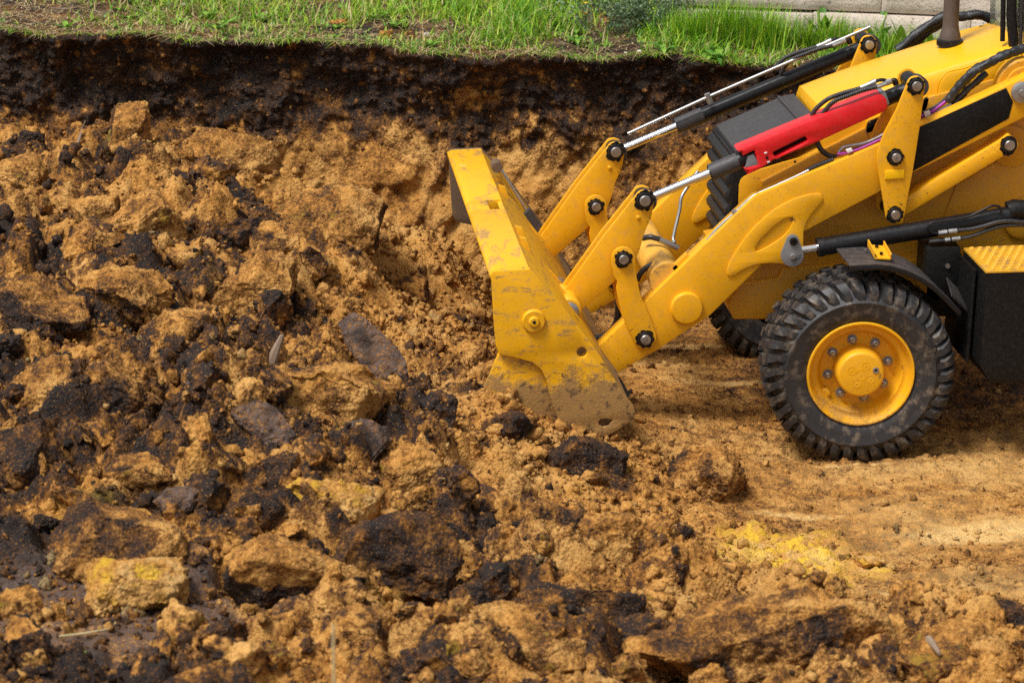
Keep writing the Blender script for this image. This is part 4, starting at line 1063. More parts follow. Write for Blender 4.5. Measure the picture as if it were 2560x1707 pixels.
# raised rib along the hood side and the black access covers
plate('hood_ledge', A1([(705, 452), (1290, 308), (1372, 335), (1376, 420), (1200, 420), (720, 478)]), 1.40, 1.48, 'yellow_hood', hood, .006)
plate('side_bulge', fillet(A1([(395, 1390), (470, 1060), (560, 950), (860, 880), (1560, 700), (1560, 1000), (1000, 1300)]), 10), .672, .70, 'yellow_hood', hood, .02)
for pts in (Z1([(1170, 990), (1198, 895), (1215, 882), (1325, 838), (1300, 935), (1270, 965), (1190, 1000)]), A1([(205, 1500), (250, 1290), (290, 1250), (340, 1280), (320, 1380), (290, 1460)])):
    fr = plate('access_frame', pts, .664, .690, 'yellow', hood, .003, r=4)
    cx_ = sum(p_[0] for p_ in pts)/len(pts); cy_ = sum(p_[1] for p_ in pts)/len(pts)
    plate('access_cover', [(cx_+(a_-cx_)*.82, cy_+(b_-cy_)*.82) for a_, b_ in pts], .660, .668, 'black', hood, .002, r=3)
for q in ((1217, 900), (1195, 975), (1318, 848)): lathe('cover_screw', [(.005, .004), (.005, -.005), (.001, -.005)], P(*Z1([q])[0], .66), 'zinc', hood, 8)
# black nose with the grille
np0 = un(Z1([(230, 1102), (742, 878)]), .72)
nose = prism('nose_panel', [[(np0[0][0], np0[0][1]-.03), np0[0], np0[1], (np0[1][0]+.06, np0[1][1]+.010), (np0[1][0]+.06, np0[1][1]-.06)]], .712, 1.33, 'grey_plastic', MC, .004)
q0, q1 = un(Z1([(560, 690), (760, 870)]), 1.0)
x_h = (np0[1][0]*.93+np0[0][0]*.07); z_h = np0[0][1]+(np0[1][1]-np0[0][1])*.93
tube3('hinge_tube', [(x_h, .74, z_h+.006), (x_h, 1.31, z_h+.006)], .011, 'grey_plastic', nose, per=1, n=12, rib=.05, pitch=.06)
fr_x, fr_z1 = np0[0]; fr_z0 = P(*A3([(560, 1120)])[0], .72)[2]
fx = P(*A3([(555, 700)])[0], .70)[0]
gr = box('grille_housing', (fx+.012, .70, fr_z0-.12), (fx+.16, 1.34, fr_z1-.02), 'black', MC, .012)
prism('grille_cheek', [[(fx+.02, fr_z0-.1), (fx+.02, fr_z1-.10), (fr_x+.02, fr_z1-.015), (fx+.35, fr_z1+.07), (fx+.12, fr_z1-.15), (fx+.10, fr_z0-.1)]], .694, .72, 'black', gr, .006)
for k in range(6):
    z = fr_z1-.075-.092*k
    prof = [(.050, .042), (.022, .034), (.006, .010), (.010, -.018), (.030, -.040), (.06, -.044), (.06, .044)]
    prism('grille_louver', [[(fx-.022+a_, z+b_) for a_, b_ in prof]], .722, 1.318, 'grille', gr, .004)
# exhaust stack
ec = P(*A1([(600, 520)])[0], 1.07)
ex = lathe('exhaust_stack', [(.060, -.04), (.060, .012), (.058, .03), (.050, .055), (.0455, .085), (.0445, .12), (.0445, .95), (.040, .95), (.040, .80)], ec, 'exhaust', MC, 36, axis='Z')
lathe('exhaust_collar', [(.075, -.03), (.075, -.002), (.066, .004), (.06, .004)], ec, 'black', ex, 32, axis='Z')

# ---- hose bundles
hb = tube('hose_bundle', A1([(575, 1345), (640, 1235), (740, 1110), (850, 990), (960, 905), (1090, 835), (1230, 765), (1400, 690), (1600, 628), (1900, 560)]), [.60, .60, .59, .58, .58, .58, .58, .60, .62, .66], .0255, 'sleeve', MC, rib=.06, pitch=.045, wob=.12, seed=3)
tube('hose_bundle_branch', A1([(600, 1420), (700, 1310), (830, 1170), (960, 1060), (1080, 950)]), .605, .019, 'sleeve', hb, rib=.05, pitch=.03, wob=.10, seed=4)
tube('purple_hose', A1([(205, 1530), (290, 1500), (380, 1455), (480, 1380), (580, 1300)]), .60, .0095, 'purple', hb)
tube('loose_hose', A1([(230, 1480), (330, 1440), (440, 1375), (540, 1290), (600, 1220)]), .62, .009, 'hose', hb)
tube('loose_hose', A1([(230, 1590), (360, 1530), (500, 1440), (620, 1370)]), .58, .012, 'hose', hb)
plate('hose_tag', A1([(265, 1470), (335, 1445), (350, 1510), (280, 1535)]), .572, .585, 'white', hb, .001)
fb = tube('hose_bundle', A1([(-90, 660), (20, 580), (130, 480), (260, 380), (400, 290), (520, 225), (700, 225), (830, 215), (960, 195), (1060, 215), (1130, 265), (1190, 330), (1230, 420)]), [1.6]*13, .028, 'sleeve', MC, rib=.05, pitch=.05, wob=.10, seed=7)
tube('hose_bundle_branch', A1([(90, 640), (200, 520), (330, 410), (470, 330), (560, 290)]), 1.63, .024, 'sleeve', fb, rib=.05, pitch=.05, wob=.12, seed=8)

# ---- cab corner at the picture edge
cab = empty('cab', (0, 0, 0), MC)
cb = P(*A1([(1440, 500)])[0], .76)
tube3('pillar', [cb+np.array([0, 0, -.06]), cb+np.array([-.02, .01, .12]), cb+np.array([-.05, .02, .95])], .028, 'black', cab, per=1, n=10)
tube3('pillar', [cb+np.array([-.06, .02, -.02]), cb+np.array([-.09, .03, .95])], .014, 'black', cab, per=1, n=10)
tube3('rubber_seal', [cb+np.array([.035, -.01, -.06]), cb+np.array([.015, 0, .95])], .010, 'hose', cab, per=1, n=8)
fp = P(*A1([(1160, 245)])[0], 1.36)
tube3('pillar', [fp+np.array([0, 0, -.2]), fp+np.array([.0, 0, .95])], .016, 'black', cab, per=1, n=10)
gx_ = cb[0]+.03
mk('front_glass', [(gx_, .79, cb[2]-.05), (gx_, 1.36, cb[2]-.05), (gx_-.04, 1.36, cb[2]+.95), (gx_-.04, .79, cb[2]+.95), (gx_+.006, .79, cb[2]-.05), (gx_+.006, 1.36, cb[2]-.05), (gx_-.034, 1.36, cb[2]+.95), (gx_-.034, .79, cb[2]+.95)], [(0, 1, 2, 3), (4, 5, 6, 7), (0, 1, 5, 4), (1, 2, 6, 5), (2, 3, 7, 6), (3, 0, 4, 7)], 'glass', cab)
mk('side_glass', [(gx_+.03, .765, cb[2]-.10), (gx_+1.0, .765, cb[2]-.10), (gx_+1.0, .79, cb[2]+.95), (gx_, .79, cb[2]+.95), (gx_+.03, .771, cb[2]-.10), (gx_+1.0, .771, cb[2]-.10), (gx_+1.0, .796, cb[2]+.95), (gx_, .796, cb[2]+.95)], [(0, 1, 2, 3), (4, 5, 6, 7), (0, 1, 5, 4), (1, 2, 6, 5), (2, 3, 7, 6), (3, 0, 4, 7)], 'glass', cab)
box('cowl', (cb[0]-.02, .74, cb[2]-.45), (cb[0]+1.1, 1.42, cb[2]-.055), 'black', cab, .02)
box('dashboard', (cb[0]+.12, .85, cb[2]-.05), (cb[0]+.34, 1.30, cb[2]+.16), 'grey_plastic', cab, .03)

# ---- mudguard
ne = Z2([(798, 405), (870, 400), (950, 397), (1020, 404), (1100, 427), (1180, 462), (1250, 508), (1310, 562), (1360, 615), (1400, 650)])
low = [(u+.5, v+5) for u, v in ne]
fd = plate('mudguard', ne+low[::-1], -.02, .36, 'fender', MC, .0015)
plate('mudguard_lip', ne+[(u-2, v+13) for u, v in ne][::-1], -.034, -.018, 'black', fd, .004)
t3 = [P(*q, y) for q, y in zip(Z2([(1352, 560), (1320, 452), (1415, 555), (1562, 772)]), (-.01, .33, .33, .18))]
d3 = np.array([-.004, 0, -.010])
mk('mudflap', [*t3, *[q+d3 for q in t3]], [(0, 1, 2, 3), (4, 5, 6, 7), (0, 1, 5, 4), (1, 2, 6, 5), (2, 3, 7, 6), (3, 0, 4, 7)], 'fender', fd)
# serrated yellow step on the mudguard: a base and two toothed rails
zt_ = P(*Z2([(950, 330)])[0], .15)
s0, s1, s2, s3 = (P(*q, y) for q, y in zip(Z2([(890, 285), (930, 358), (1015, 362), (975, 292)]), (.24, .06, .06, .24)))
mk('step_bracket', [s0, s1, s2, s3, *[q-np.array([0, 0, .008]) for q in (s0, s1, s2, s3)]], [(0, 1, 2, 3), (4, 5, 6, 7), (0, 1, 5, 4), (1, 2, 6, 5), (2, 3, 7, 6), (3, 0, 4, 7)], 'yellow_rim', fd)
for a_, b_ in ((s0, s1), (s3, s2)):
    n_ = 14; V = []; F = []
    for k in range(n_*2+1):
        q = a_+(b_-a_)*k/(n_*2); hh = .030 if k % 2 else .020
        V += [q, q+np.array([0, 0, hh]), q+np.array([.006, 0, 0]), q+np.array([.006, 0, hh])]
    for k in range(n_*2):
        i = k*4; F += [(i, i+4, i+5, i+1), (i+2, i+3, i+7, i+6), (i+1, i+5, i+7, i+3), (i, i+2, i+6, i+4)]
    mk('step_rail', V, F, 'yellow_rim', fd)
for q, y in (((940, 300), .20), ((965, 338), .10)): lathe('step_bolt', [(.010, 0), (.010, .010), (.001, .010)], P(*Z2([q])[0], y), 'black', fd, 6, axis='Z')
lathe('mudguard_bolt', [(.009, 0), (.009, .008), (.001, .008)], P(*Z2([(880, 318)])[0], .22), 'zinc', fd, 6, axis='Z')

# ---- black step box behind the front wheel
b0 = P(*A8([(775, 378)])[0], -.13); b1 = P(*A8([(720, 1415)])[0], -.13)
bx = prism('step_box', [fillet([(b0[0], b0[2]), (b0[0]-.012, b1[2]+.10), (b0[0]+.05, b1[2]), (b0[0]+.9, b1[2]), (b0[0]+.9, b0[2])], .02)], -.13, .36, 'black_dirty', MC, .014)
prism('step_plate', [[(b0[0]-.006, b0[2]-.004), (b0[0]+.9, b0[2]-.004), (b0[0]+.9, b0[2]+.008), (b0[0]-.006, b0[2]+.008)]], -.135, .365, 'yellow_step', bx, .003)
V, F = [], []
for j in range(9):
    for i in range(14):
        cx_, cy_ = b0[0]+.035+.046*i+.023*(j % 2), -.10+.052*j
        if cy_ > .33: continue
        bi = len(V)
        for k in range(10):
            a_ = 2*math.pi*k/10
            V += [(cx_+.016*math.cos(a_), cy_+.012*math.sin(a_), b0[2]+.007), (cx_+.013*math.cos(a_), cy_+.009*math.sin(a_), b0[2]+.015), (cx_+.006*math.cos(a_), cy_+.004*math.sin(a_), b0[2]+.009)]
        for k in range(10):
            a_, b_ = bi+k*3, bi+((k+1) % 10)*3
            F += [(a_, b_, b_+1, a_+1), (a_+1, b_+1, b_+2, a_+2)]
mk('step_studs', V, F, 'yellow_rim', bx)['kind'] = 'stuff'
box('box_bracket', (b0[0]-.22, .30, b1[2]+.25), (b0[0]-.03, .52, b0[2]+.02), 'black_dirty', bx, .01)
lathe('bracket_bolt', [(.014, .01), (.014, -.012), (.001, -.012)], P(*A8([(405, 315)])[0], .30), 'steel', bx, 6)
prism('box_front_plate', [[(b0[0]-.05, b1[2]+.08), (b0[0]-.03, b0[2]-.03), (b0[0]-.015, b0[2]-.03), (b0[0]-.03, b1[2]+.06)]], .02, .5, 'black_dirty', bx, .004)

# ---- front wheels
def tyre_mesh(parent):
    W = .43; K = lambda r_: .283+(r_-.283)*1.155
    prof = [(.283, .040), (.290, .018), (.31, .002), (.345, -.008), (.378, -.010), (.386, -.014), (.392, -.014), (.397, -.006), (.415, .006), (.436, .026), (.452, .060), (.456, .11), (.457, .215)]
    prof = prof+[(r_, W-y) for r_, y in prof[-2::-1]]
    n = 120; V, F = [], []
    for r_, y in prof:
        for k in range(n):
            a = 2*math.pi*k/n; V.append((K(r_)*math.cos(a), y, K(r_)*math.sin(a)))
    for k in range(len(prof)-1):
        for i in range(n):
            j = (i+1) % n; F.append((k*n+i, k*n+j, k*n+n+j, k*n+n+i))
    # moulded lugs: a row on each shoulder and two rows of blocks between, slanted in turn
    rnd = random.Random(4)
    def lug(sec, phi0):
        bi = len(V)
        for y, r0, r1, dphi, hw in sec:
            for sgn in (-1, 1):
                for r_, sh in ((r0, 1.12), (r1, 1.0)):
                    a = phi0+dphi+sgn*hw*sh; V.append((K(r_)*math.cos(a), y, K(r_)*math.sin(a)))
        for s in range(len(sec)-1):
            o_, p_ = bi+s*4, bi+s*4+4
            F.extend([(o_+1, o_+3, p_+3, p_+1), (o_, o_+1, p_+1, p_), (o_+3, o_+2, p_+2, p_+3)])
        e = bi+(len(sec)-1)*4
        F.extend([(bi, bi+2, bi+3, bi+1), (e+1, e+3, e+2, e)])
    NL = 38
    for side in (0, 1):
        for k in range(NL):
            a = 2*math.pi*(k+.5*side)/NL+rnd.uniform(-.006, .006); m_ = (lambda y: W-y) if side else (lambda y: y)
            sg = -1 if side else 1
            lug([(m_(-.004), .392, .404, -.070*sg, .026), (m_(-.006), .412, .440, -.045*sg, .040), (m_(.008), .420, .470, -.015*sg, .050), (m_(.032), .435, .486, .005, .050), (m_(.105), .44, .489, .035*sg, .050)], a)
            lug([(m_(.120), .44, .489, .075*sg, .048), (m_(.165), .44, .490, .100*sg, .048), (m_(.208), .44, .490, .075*sg, .048)], a+.02*sg)
    return mk('tyre', V, F, 'rubber', parent, 32)
def front_wheel():
    wl = empty('front_wheel', (0, 0, 0), MC)
    tyre_mesh(wl)
    lathe('rim', [(.286, .05), (.294, .022), (.296, .006), (.291, -.003), (.283, -.002), (.275, .012), (.268, .034), (.258, .050), (.246, .054), (.238, .052), (.231, .060), (.224, .085), (.216, .112), (.205, .124), (.120, .126)], (0, 0, 0), 'yellow_rim', wl, 64)
    lathe('wheel_back', [(.285, .05), (.285, .28), (.10, .28)], (0, 0, 0), 'black_dirty', wl, 40)
    lathe('hub', [(.138, .128), (.135, .10), (.130, .02), (.126, .000), (.120, -.007), (.112, -.009), (.002, -.009)], (0, 0, 0), 'yellow_rim', wl, 48)
    for a, r_, q in ((75, .056, .024), (165, .058, .024), (-15, .058, .024), (-105, .054, .024), (30, .0, .032)):
        lathe('hub_mark', [(q, 0), (q, -.0015), (q-.003, -.0015), (q-.003, -.0005), (.004, -.0005), (.003, -.003), (.0005, -.003)], (r_*math.cos(rad(a)), -.009, r_*math.sin(rad(a))), 'yellow_rim', wl, 24)
    lathe('hub_plug', [(.018, 0), (.018, -.005), (.009, -.006), (.008, .0), (.0005, 0)], (.083*math.cos(rad(28)), -.009, .083*math.sin(rad(28))), 'zinc', wl, 20)
    for k in range(8):
        a = rad(22.5+45*k); c = (.168*math.cos(a), .126, .168*math.sin(a))
        nut = lathe('wheel_nut', [(.026, 0), (.026, -.006), (.018, -.008), (.018, -.026), (.011, -.030), (.010, -.045), (.001, -.045)], c, 'steel', wl, 6)
        lathe('washer', [(.027, 0), (.027, -.007), (.018, -.008)], c, 'greylink', nut, 20)
    lathe('valve_pocket', [(.03, .0), (.03, -.03), (.024, -.034), (.001, -.034)], (-.155, .11, -.165), 'yellow_rim', wl, 20)
    return wl
wl = front_wheel()
wl.location = (.012, 0, WHEEL_R-.020); wl.rotation_euler = (0, .17, rad(-4.5))
w2 = copy_tree(wl, MC); w2.location = (.0, 2.20, WHEEL_R-.03); w2.rotation_euler = (0, .1, rad(180-4.5))
tube3('front_axle', [(0, .3, .45), (0, 1.9, .45)], .09, 'black_dirty', MC, per=1, n=20)
# ================================================================== turf, weeds and wall above the pit
# weathered concrete wall, two courses of blocks
def conc_y(x): return 3.84-.32*x
cw = tag(empty('concrete_wall', (.8, float(conc_y(.8)), float(turf_z(.8, conc_y(.8))))), 'low weathered concrete wall behind the machine and the tall grass', 'wall')
cdir = np.array([1, -.32, 0])/math.hypot(1, .32); cn = np.array([.32, 1, 0])/math.hypot(1, .32)
def concrete_block(x0, x1, z0, z1, off, seed):
    nx_, nz_ = max(3, int((x1-x0)/.03)), max(3, int((z1-z0)/.03))
    V, F = [], []
    g0 = np.array([x0, conc_y(x0), 0.])
    L = (x1-x0)*math.hypot(1, .32)
    A, B = np.meshgrid(np.linspace(0, 1, nx_), np.linspace(0, 1, nz_))
    e = np.minimum(np.minimum(A, 1-A)*L, np.minimum(B, 1-B)*(z1-z0))
    d = off+.02*np.clip(1-e/.03, 0, 1)**2+.016*fbm(A*L*5, B*3+seed, seed=seed, octs=4)
    Pn = g0+cdir*(A*L)[..., None]+cn*d[..., None]; Pn[..., 2] = z0+B*(z1-z0)
    Pb = g0+cdir*(A*L)[..., None]+cn*.45; Pb[..., 2] = z0+B*(z1-z0)
    V = np.r_[Pn.reshape(-1, 3), Pb.reshape(-1, 3)]; n = nx_*nz_
    G = grid_faces(nz_, nx_); F = [tuple(f) for f in G]+[tuple(f[::-1]+n) for f in G]
    idx = np.arange(n).reshape(nz_, nx_); rim = list(idx[0])+list(idx[1:, -1])+list(idx[-1, -2::-1])+list(idx[-2:0:-1, 0])
    F += [(rim[i], rim[i-1], rim[i-1]+n, rim[i]+n) for i in range(len(rim))]
    o = mk('concrete_block', V-np.array(cw.location), F, 'concrete', cw, 40)
zc = 1.42
for i, (a, b) in enumerate(((-.38, .48), (.485, 1.46), (1.465, 3.0))): concrete_block(a, b, zc, zc+.34+.01*i, -.01*i, 30+i)
for i, (a, b) in enumerate(((-.38, .9), (.905, 1.9), (1.905, 3.0))): concrete_block(a, b, zc+.362, zc+.85, .035-.012*i, 40+i)

# grass
def strip_blades(name, root, hgt_, ang, bend, wid, tnt, mat, label, segs=3):
    n = len(root); dirx, diry = np.cos(ang), np.sin(ang)
    lev = np.linspace(0, 1, segs+1)
    rows = []
    for t in lev:
        out = bend*hgt_*t**1.8
        z = hgt_*(t-.35*bend*t**2.2)
        w_ = wid*(1-t**1.6)*.5+(.0003)
        cx = root[:, 0]+dirx*out; cy = root[:, 1]+diry*out; cz = root[:, 2]+z
        rows.append(np.stack([np.stack([cx-diry*w_, cy+dirx*w_, cz], -1), np.stack([cx+diry*w_, cy-dirx*w_, cz], -1)], 1))
    V = np.stack(rows, 1).reshape(n, -1, 3); nv = V.shape[1]
    f0 = np.array([[2*k, 2*k+1, 2*k+3, 2*k+2] for k in range(segs)])
    F = (f0[None]+(np.arange(n)*nv)[:, None, None]).reshape(-1, 4)
    me = fast_mesh(name, V.reshape(-1, 3), F, {'tint': np.repeat(tnt, nv)})
    return tag(link(name, me, mat), label, kind='stuff')
r = np.random.default_rng(77)
N0 = 90000
x = r.uniform(-5.6, 2.6, N0); d = r.random(N0)**1.15*2.3-.015
y = np.interp(x, bank_s, bank_y)+d
clump = .5+.5*fbm(x*2.6, y*2.6, seed=120, octs=3)
dens = np.interp(x, [-5.6, -4.6, -3.6, -2.6, -1.6, 2.6], [.10, .14, .26, .50, .78, .85])*np.clip(.10+2.4*(clump-.30), .0, 1.3)
dens *= np.interp(d, [-.02, .05, .25, .6, 2], [.55, .6, .75, .95, 1.1])
ok = (r.random(N0) < dens) & (y < conc_y(x)-.02+50*(x < -.42))
x, y, d, clump = x[ok], y[ok], d[ok], clump[ok]; n = len(x)
h_ = (.028+.085*r.random(n)**2)*np.interp(d, [0, .3, .9, 2], [.75, 1.1, 1.9, 2.5])*np.interp(x, [-5, -3, -1.5, 2], [.85, .95, 1.2, 1.35])*(.6+.8*clump)
tn_ = np.clip(.42+.30*(clump-.5)*-1+.22*r.normal(size=n)+np.interp(x, [-5, -3, -1], [.12, .06, -.02]), 0, .8)
tn_ = np.where(r.random(n) < np.interp(x, [-5, -3, -1], [.26, .18, .08]), r.uniform(.82, 1, n), tn_)
strip_blades('grass', np.stack([x, y, turf_z(x, y)-.008], -1), h_, r.uniform(0, 6.28, n), r.uniform(.2, 1.3, n), r.uniform(.005, .011, n), tn_, 'grass', 'short green grass along the top of the bank')
nf = 2600
xf = r.uniform(-5.5, 2.0, nf); ff = fbm(xf*3, xf*0, seed=130, octs=3); keep = r.random(nf) < .25+.9*np.clip(ff+.2, 0, 1); xf = xf[keep]; nf = len(xf)
yf = np.interp(xf, bank_s, bank_y)+r.uniform(-.01, .03, nf)
strip_blades('turf_fringe', np.stack([xf, yf, np.interp(xf, bank_s, bank_z)+.004], -1), .03+.05*r.random(nf)**2, -1.57+r.normal(0, .8, nf), r.uniform(1.2, 3.0, nf), r.uniform(.004, .009, nf), np.where(r.random(nf) < .4, r.uniform(.84, 1, nf), r.uniform(.2, .75, nf)), 'grass', 'ragged fringe of grass hanging over the turf edge')
# broad blades of low herbs mixed in
k = r.choice(n, 5200, replace=False)
strip_blades('ground_herbs', np.stack([x[k], y[k], turf_z(x[k], y[k])-.004], -1), .022+.035*r.random(len(k)), r.uniform(0, 6.28, len(k)), r.uniform(.8, 1.9, len(k)), r.uniform(.012, .024, len(k)), r.uniform(.2, 1, len(k)), 'leaf', 'small leafy herbs among the grass')
# dry litter lying flat
nl = 9000
x = r.uniform(-5.6, 2.2, nl); d = r.random(nl)**1.3*1.7; y = np.interp(x, bank_s, bank_y)+d
kk = r.random(nl) < np.interp(x, [-5.6, -3, -1.5, 2], [1, .8, .5, .35]); x, y = x[kk], y[kk]; nl = len(x)
strip_blades('dry_grass', np.stack([x, y, turf_z(x, y)+.012+.012*r.random(nl)], -1), .02+.01*r.random(nl), r.uniform(0, 6.28, nl), r.uniform(2.0, 6.0, nl), r.uniform(.003, .0075, nl), r.uniform(.84, 1.0, nl), 'grass', 'dry straw and litter lying in the turf')
# tall grass in front of the concrete wall
def tuft_at(u, dd, n, hh, seed):
    rr = np.random.default_rng(seed); p_ = PZ(u, 90, 1.62); x = p_[0]+rr.normal(0, .07, n); y = np.where(x > -.5, conc_y(x), np.interp(x, bank_s, bank_y)+1.3)-dd+rr.normal(0, .05, n)
    return np.stack([x, y, turf_z(x, y)-.01], -1), hh*rr.uniform(.5, 1.1, n)
R_, H_ = [], []
for u, dd, n, hh in ((1180, .1, 160, .2), (1320, .3, 200, .24), (1900, .3, 300, .34), (2080, .25, 240, .30), (2180, .25, 240, .28), (2280, .2, 200, .26), (1800, .18, 300, .36), (1850, .22, 300, .36), (1740, .3, 260, .30), (2000, .2, 200, .26), (2110, .18, 200, .24), (2230, .16, 160, .2), (2400, .16, 160, .2), (1905, .16, 180, .30), (1760, .2, 160, .26), (2060, .14, 130, .24), (1960, .15, 120, .2), (2160, .12, 120, .18), (1700, .3, 200, .24), (2450, .12, 110, .16)):
    a, b = tuft_at(u, dd, n, hh, int(u)); R_.append(a); H_.append(b)
R_ = np.vstack(R_); H_ = np.concatenate(H_); n = len(R_)
strip_blades('tall_grass', R_, H_, r.uniform(0, 6.28, n), r.uniform(.1, .7, n), r.uniform(.005, .009, n), np.clip(r.normal(.42, .2, n), 0, 1), 'grass', 'tall grass tufts in front of the concrete wall', 5)

# weeds with broad leaves: each plant a thing, each leaf a part
def leaf_mesh(L, W, bend, seed):
    V, F = [], []; ns = 6
    for i in range(ns+1):
        t = i/ns; w_ = W*math.sin(math.pi*min(1, t*.92+.06))**.8*(1-.25*t)
        xx = L*t*math.cos(bend*t*.8); zz = L*t*math.sin(.9-bend*t)*.8
        V += [(xx, -w_, zz+.25*w_), (xx, 0, zz), (xx, w_, zz+.25*w_)]
    for i in range(ns):
        a = i*3; F += [(a, a+1, a+4, a+3), (a+1, a+2, a+5, a+4)]
    rr = random.Random(seed); tv = rr.uniform(.15, .95)
    return fast_mesh('leaf', np.array(V), np.array(F), {'tint': np.full(len(V), tv)})
LEAVES = [leaf_mesh(.11*k, .017*k, b, i) for i, (k, b) in enumerate(((1, .6), (.8, .9), (1.2, 1.0), (.9, 1.2), (1.1, .8), (.7, .5)))]
DOCK = [leaf_mesh(.22, .026, .35, 20), leaf_mesh(.26, .030, .5, 21), leaf_mesh(.19, .024, .2, 22)]
def weed(u, v, lab, cat, group, pool, nleaf, size, upright, seed, z=1.62):
    p_ = PZ(u, v, z); x, y = p_[0], p_[1]
    y = min(y, conc_y(x)-.04) if x > -.4 else y
    y = max(y, float(np.interp(x, bank_s, bank_y))+.03)
    e = tag(empty('weed_plant', (x, y, float(turf_z(x, y)))), lab, cat, group); rr = random.Random(seed)
    for i in range(nleaf):
        o = link('leaf', pool[i % len(pool)], 'leaf', e)
        s = size*rr.uniform(.7, 1.15); o.scale = (s, s, s)
        o.rotation_euler = (0, -upright*rr.uniform(.5, 1.1), 6.283*i/nleaf+rr.uniform(-.4, .4))
    return e
for i, (u, v, nl_, s, lab) in enumerate((
   (1265, 98, 9, .85, 'dark green leafy weed above the hole in the turf edge'), (640, 40, 8, .7, 'small leafy weed at the top of the bank, left of the white stones'), (90, 45, 8, .8, 'leafy weed beside the bare dark earth at the upper left'),
   (1820, 165, 9, .9, 'weed with pale leaves hanging at the turf edge behind the far cylinder'), (1660, 130, 8, .7, 'low broad leaf weed at the turf edge below the grey green bush'), (1000, 60, 8, .7, 'broad leaf weed above the ochre crumbs on the turf edge'),
   (1440, 110, 8, .7, 'rosette weed below the yellow dandelions'), (330, 62, 7, .7, 'light green weed near the edge above the tall ochre peak'), (1120, 30, 8, .8, 'leafy weed left of the fallen twig'), (2080, 130, 9, .8, 'weed beside the end of the indicator rod'))):
    weed(u, v, lab, 'weed', 'broad leaf weeds in the turf', LEAVES, nl_+3, s*1.5, .35, 200+i)
for i, (u, v, s, lab) in enumerate(((2045, 80, .9, 'upright dock plant leftmost of the row along the concrete wall'), (2150, 70, .9, 'dock plant second of the row along the concrete wall'), (2220, 72, 1.0, 'dock plant in the middle of the row along the concrete wall'),
   (2290, 70, .95, 'dock plant just left of the exhaust stack'), (2330, 80, .7, 'small dock plant touching the exhaust stack outline'))):
    weed(u, v, lab, 'dock plant', 'dock plants along the concrete wall', DOCK, 13, s*1.25, .75, 230+i)

rw = np.random.default_rng(55)
for i in range(34):
    u = rw.uniform(150, 2350); v = rw.uniform(15, 150)
    p_ = PZ(u, v, 1.62)
    if p_[1] < float(np.interp(p_[0], bank_s, bank_y))+.02 or (p_[0] > -.4 and p_[1] > conc_y(p_[0])-.05): continue
    weed(u, v, 'low broad leaf weed growing in the short turf above the bank', 'weed', 'low weeds in the turf', LEAVES, 7, float(rw.uniform(.7, 1.25)), .3, 900+i)
# grey green bush
def bush():
    p_ = PZ(1610, 75, 1.64); x0, y0 = p_[0], p_[1]+.05; z0 = float(turf_z(x0, y0))
    e = tag(empty('wormwood_bush', (x0, y0, z0)), 'bushy grey green herb left of the concrete wall above the bank', 'bush')
    rr = np.random.default_rng(9); segs = []
    for i in range(60):
        a = rr.uniform(0, 6.28); ln = rr.uniform(.16, .34); sp = rr.uniform(.1, .8)
        b0 = np.array([rr.normal(0, .10)*1.8, rr.normal(0, .08), 0]); tip = b0+np.array([math.cos(a)*sp*ln*1.5, math.sin(a)*sp*ln, ln])
        segs.append((b0, tip))
    tv, tf = [], []
    for b0, tip in segs:
        k = len(tv); w_ = .003
        tv += [b0+[w_, 0, 0], b0+[-w_, w_, 0], b0+[-w_, -w_, 0], tip]; tf += [(k, k+1, k+3), (k+1, k+2, k+3), (k+2, k, k+3)]
    mk('stems', tv, tf, 'wood', e)
    n = 5200; si = rr.integers(0, len(segs), n); t = rr.uniform(.25, 1.02, n)
    c = np.array([segs[i][0]*(1-tt)+segs[i][1]*tt for i, tt in zip(si, t)])+rr.normal(0, .022, (n, 3))
    a = rr.normal(size=(n, 3)); a /= np.linalg.norm(a, axis=1)[:, None]; b = np.cross(a, rr.normal(size=(n, 3))); b /= np.linalg.norm(b, axis=1)[:, None]
    L = rr.uniform(.012, .028, n)[:, None]; W_ = L*.28
    V = np.stack([c-a*L*.5, c+b*W_, c+a*L*.6, c-b*W_], 1).reshape(-1, 3)
    me = fast_mesh('foliage', V, np.arange(n*4).reshape(n, 4), {'tint': np.repeat(np.clip(rr.normal(.5, .25, n), 0, 1), 4)}, smooth=False)
    o = link('foliage', me, 'wormwood', e); o['kind'] = 'stuff'
bush()
# dandelions
for i, (u, v, lab) in enumerate(((1463, 10, 'yellow dandelion at the top, upper of two left of the bush'), (1462, 36, 'yellow dandelion at the top, lower of two left of the bush'))):
    p_ = PZ(u, v, 1.76); e = tag(empty('dandelion', (p_[0], p_[1], float(turf_z(p_[0], p_[1])))), lab, 'dandelion', 'dandelions')
    hz = 1.76-e.location[2]
    tube3('stem', [(0, 0, 0), (.01, 0, hz*.5), (0, 0, hz)], .002, 'leaf', e, per=3, n=6)
    V, F = [], []
    for k in range(26):
        a = k*2.4; L = .010+.008*(k % 3)/2; k0 = len(V); ca, sa = math.cos(a), math.sin(a)
        V += [(0, 0, hz), (ca*L-sa*.004, sa*L+ca*.004, hz+.008), (ca*L*1.2, sa*L*1.2, hz+.007), (ca*L+sa*.004, sa*L-ca*.004, hz+.008)]; F.append((k0, k0+1, k0+2, k0+3))
    mk('flower_head', V, F, 'petal', e)
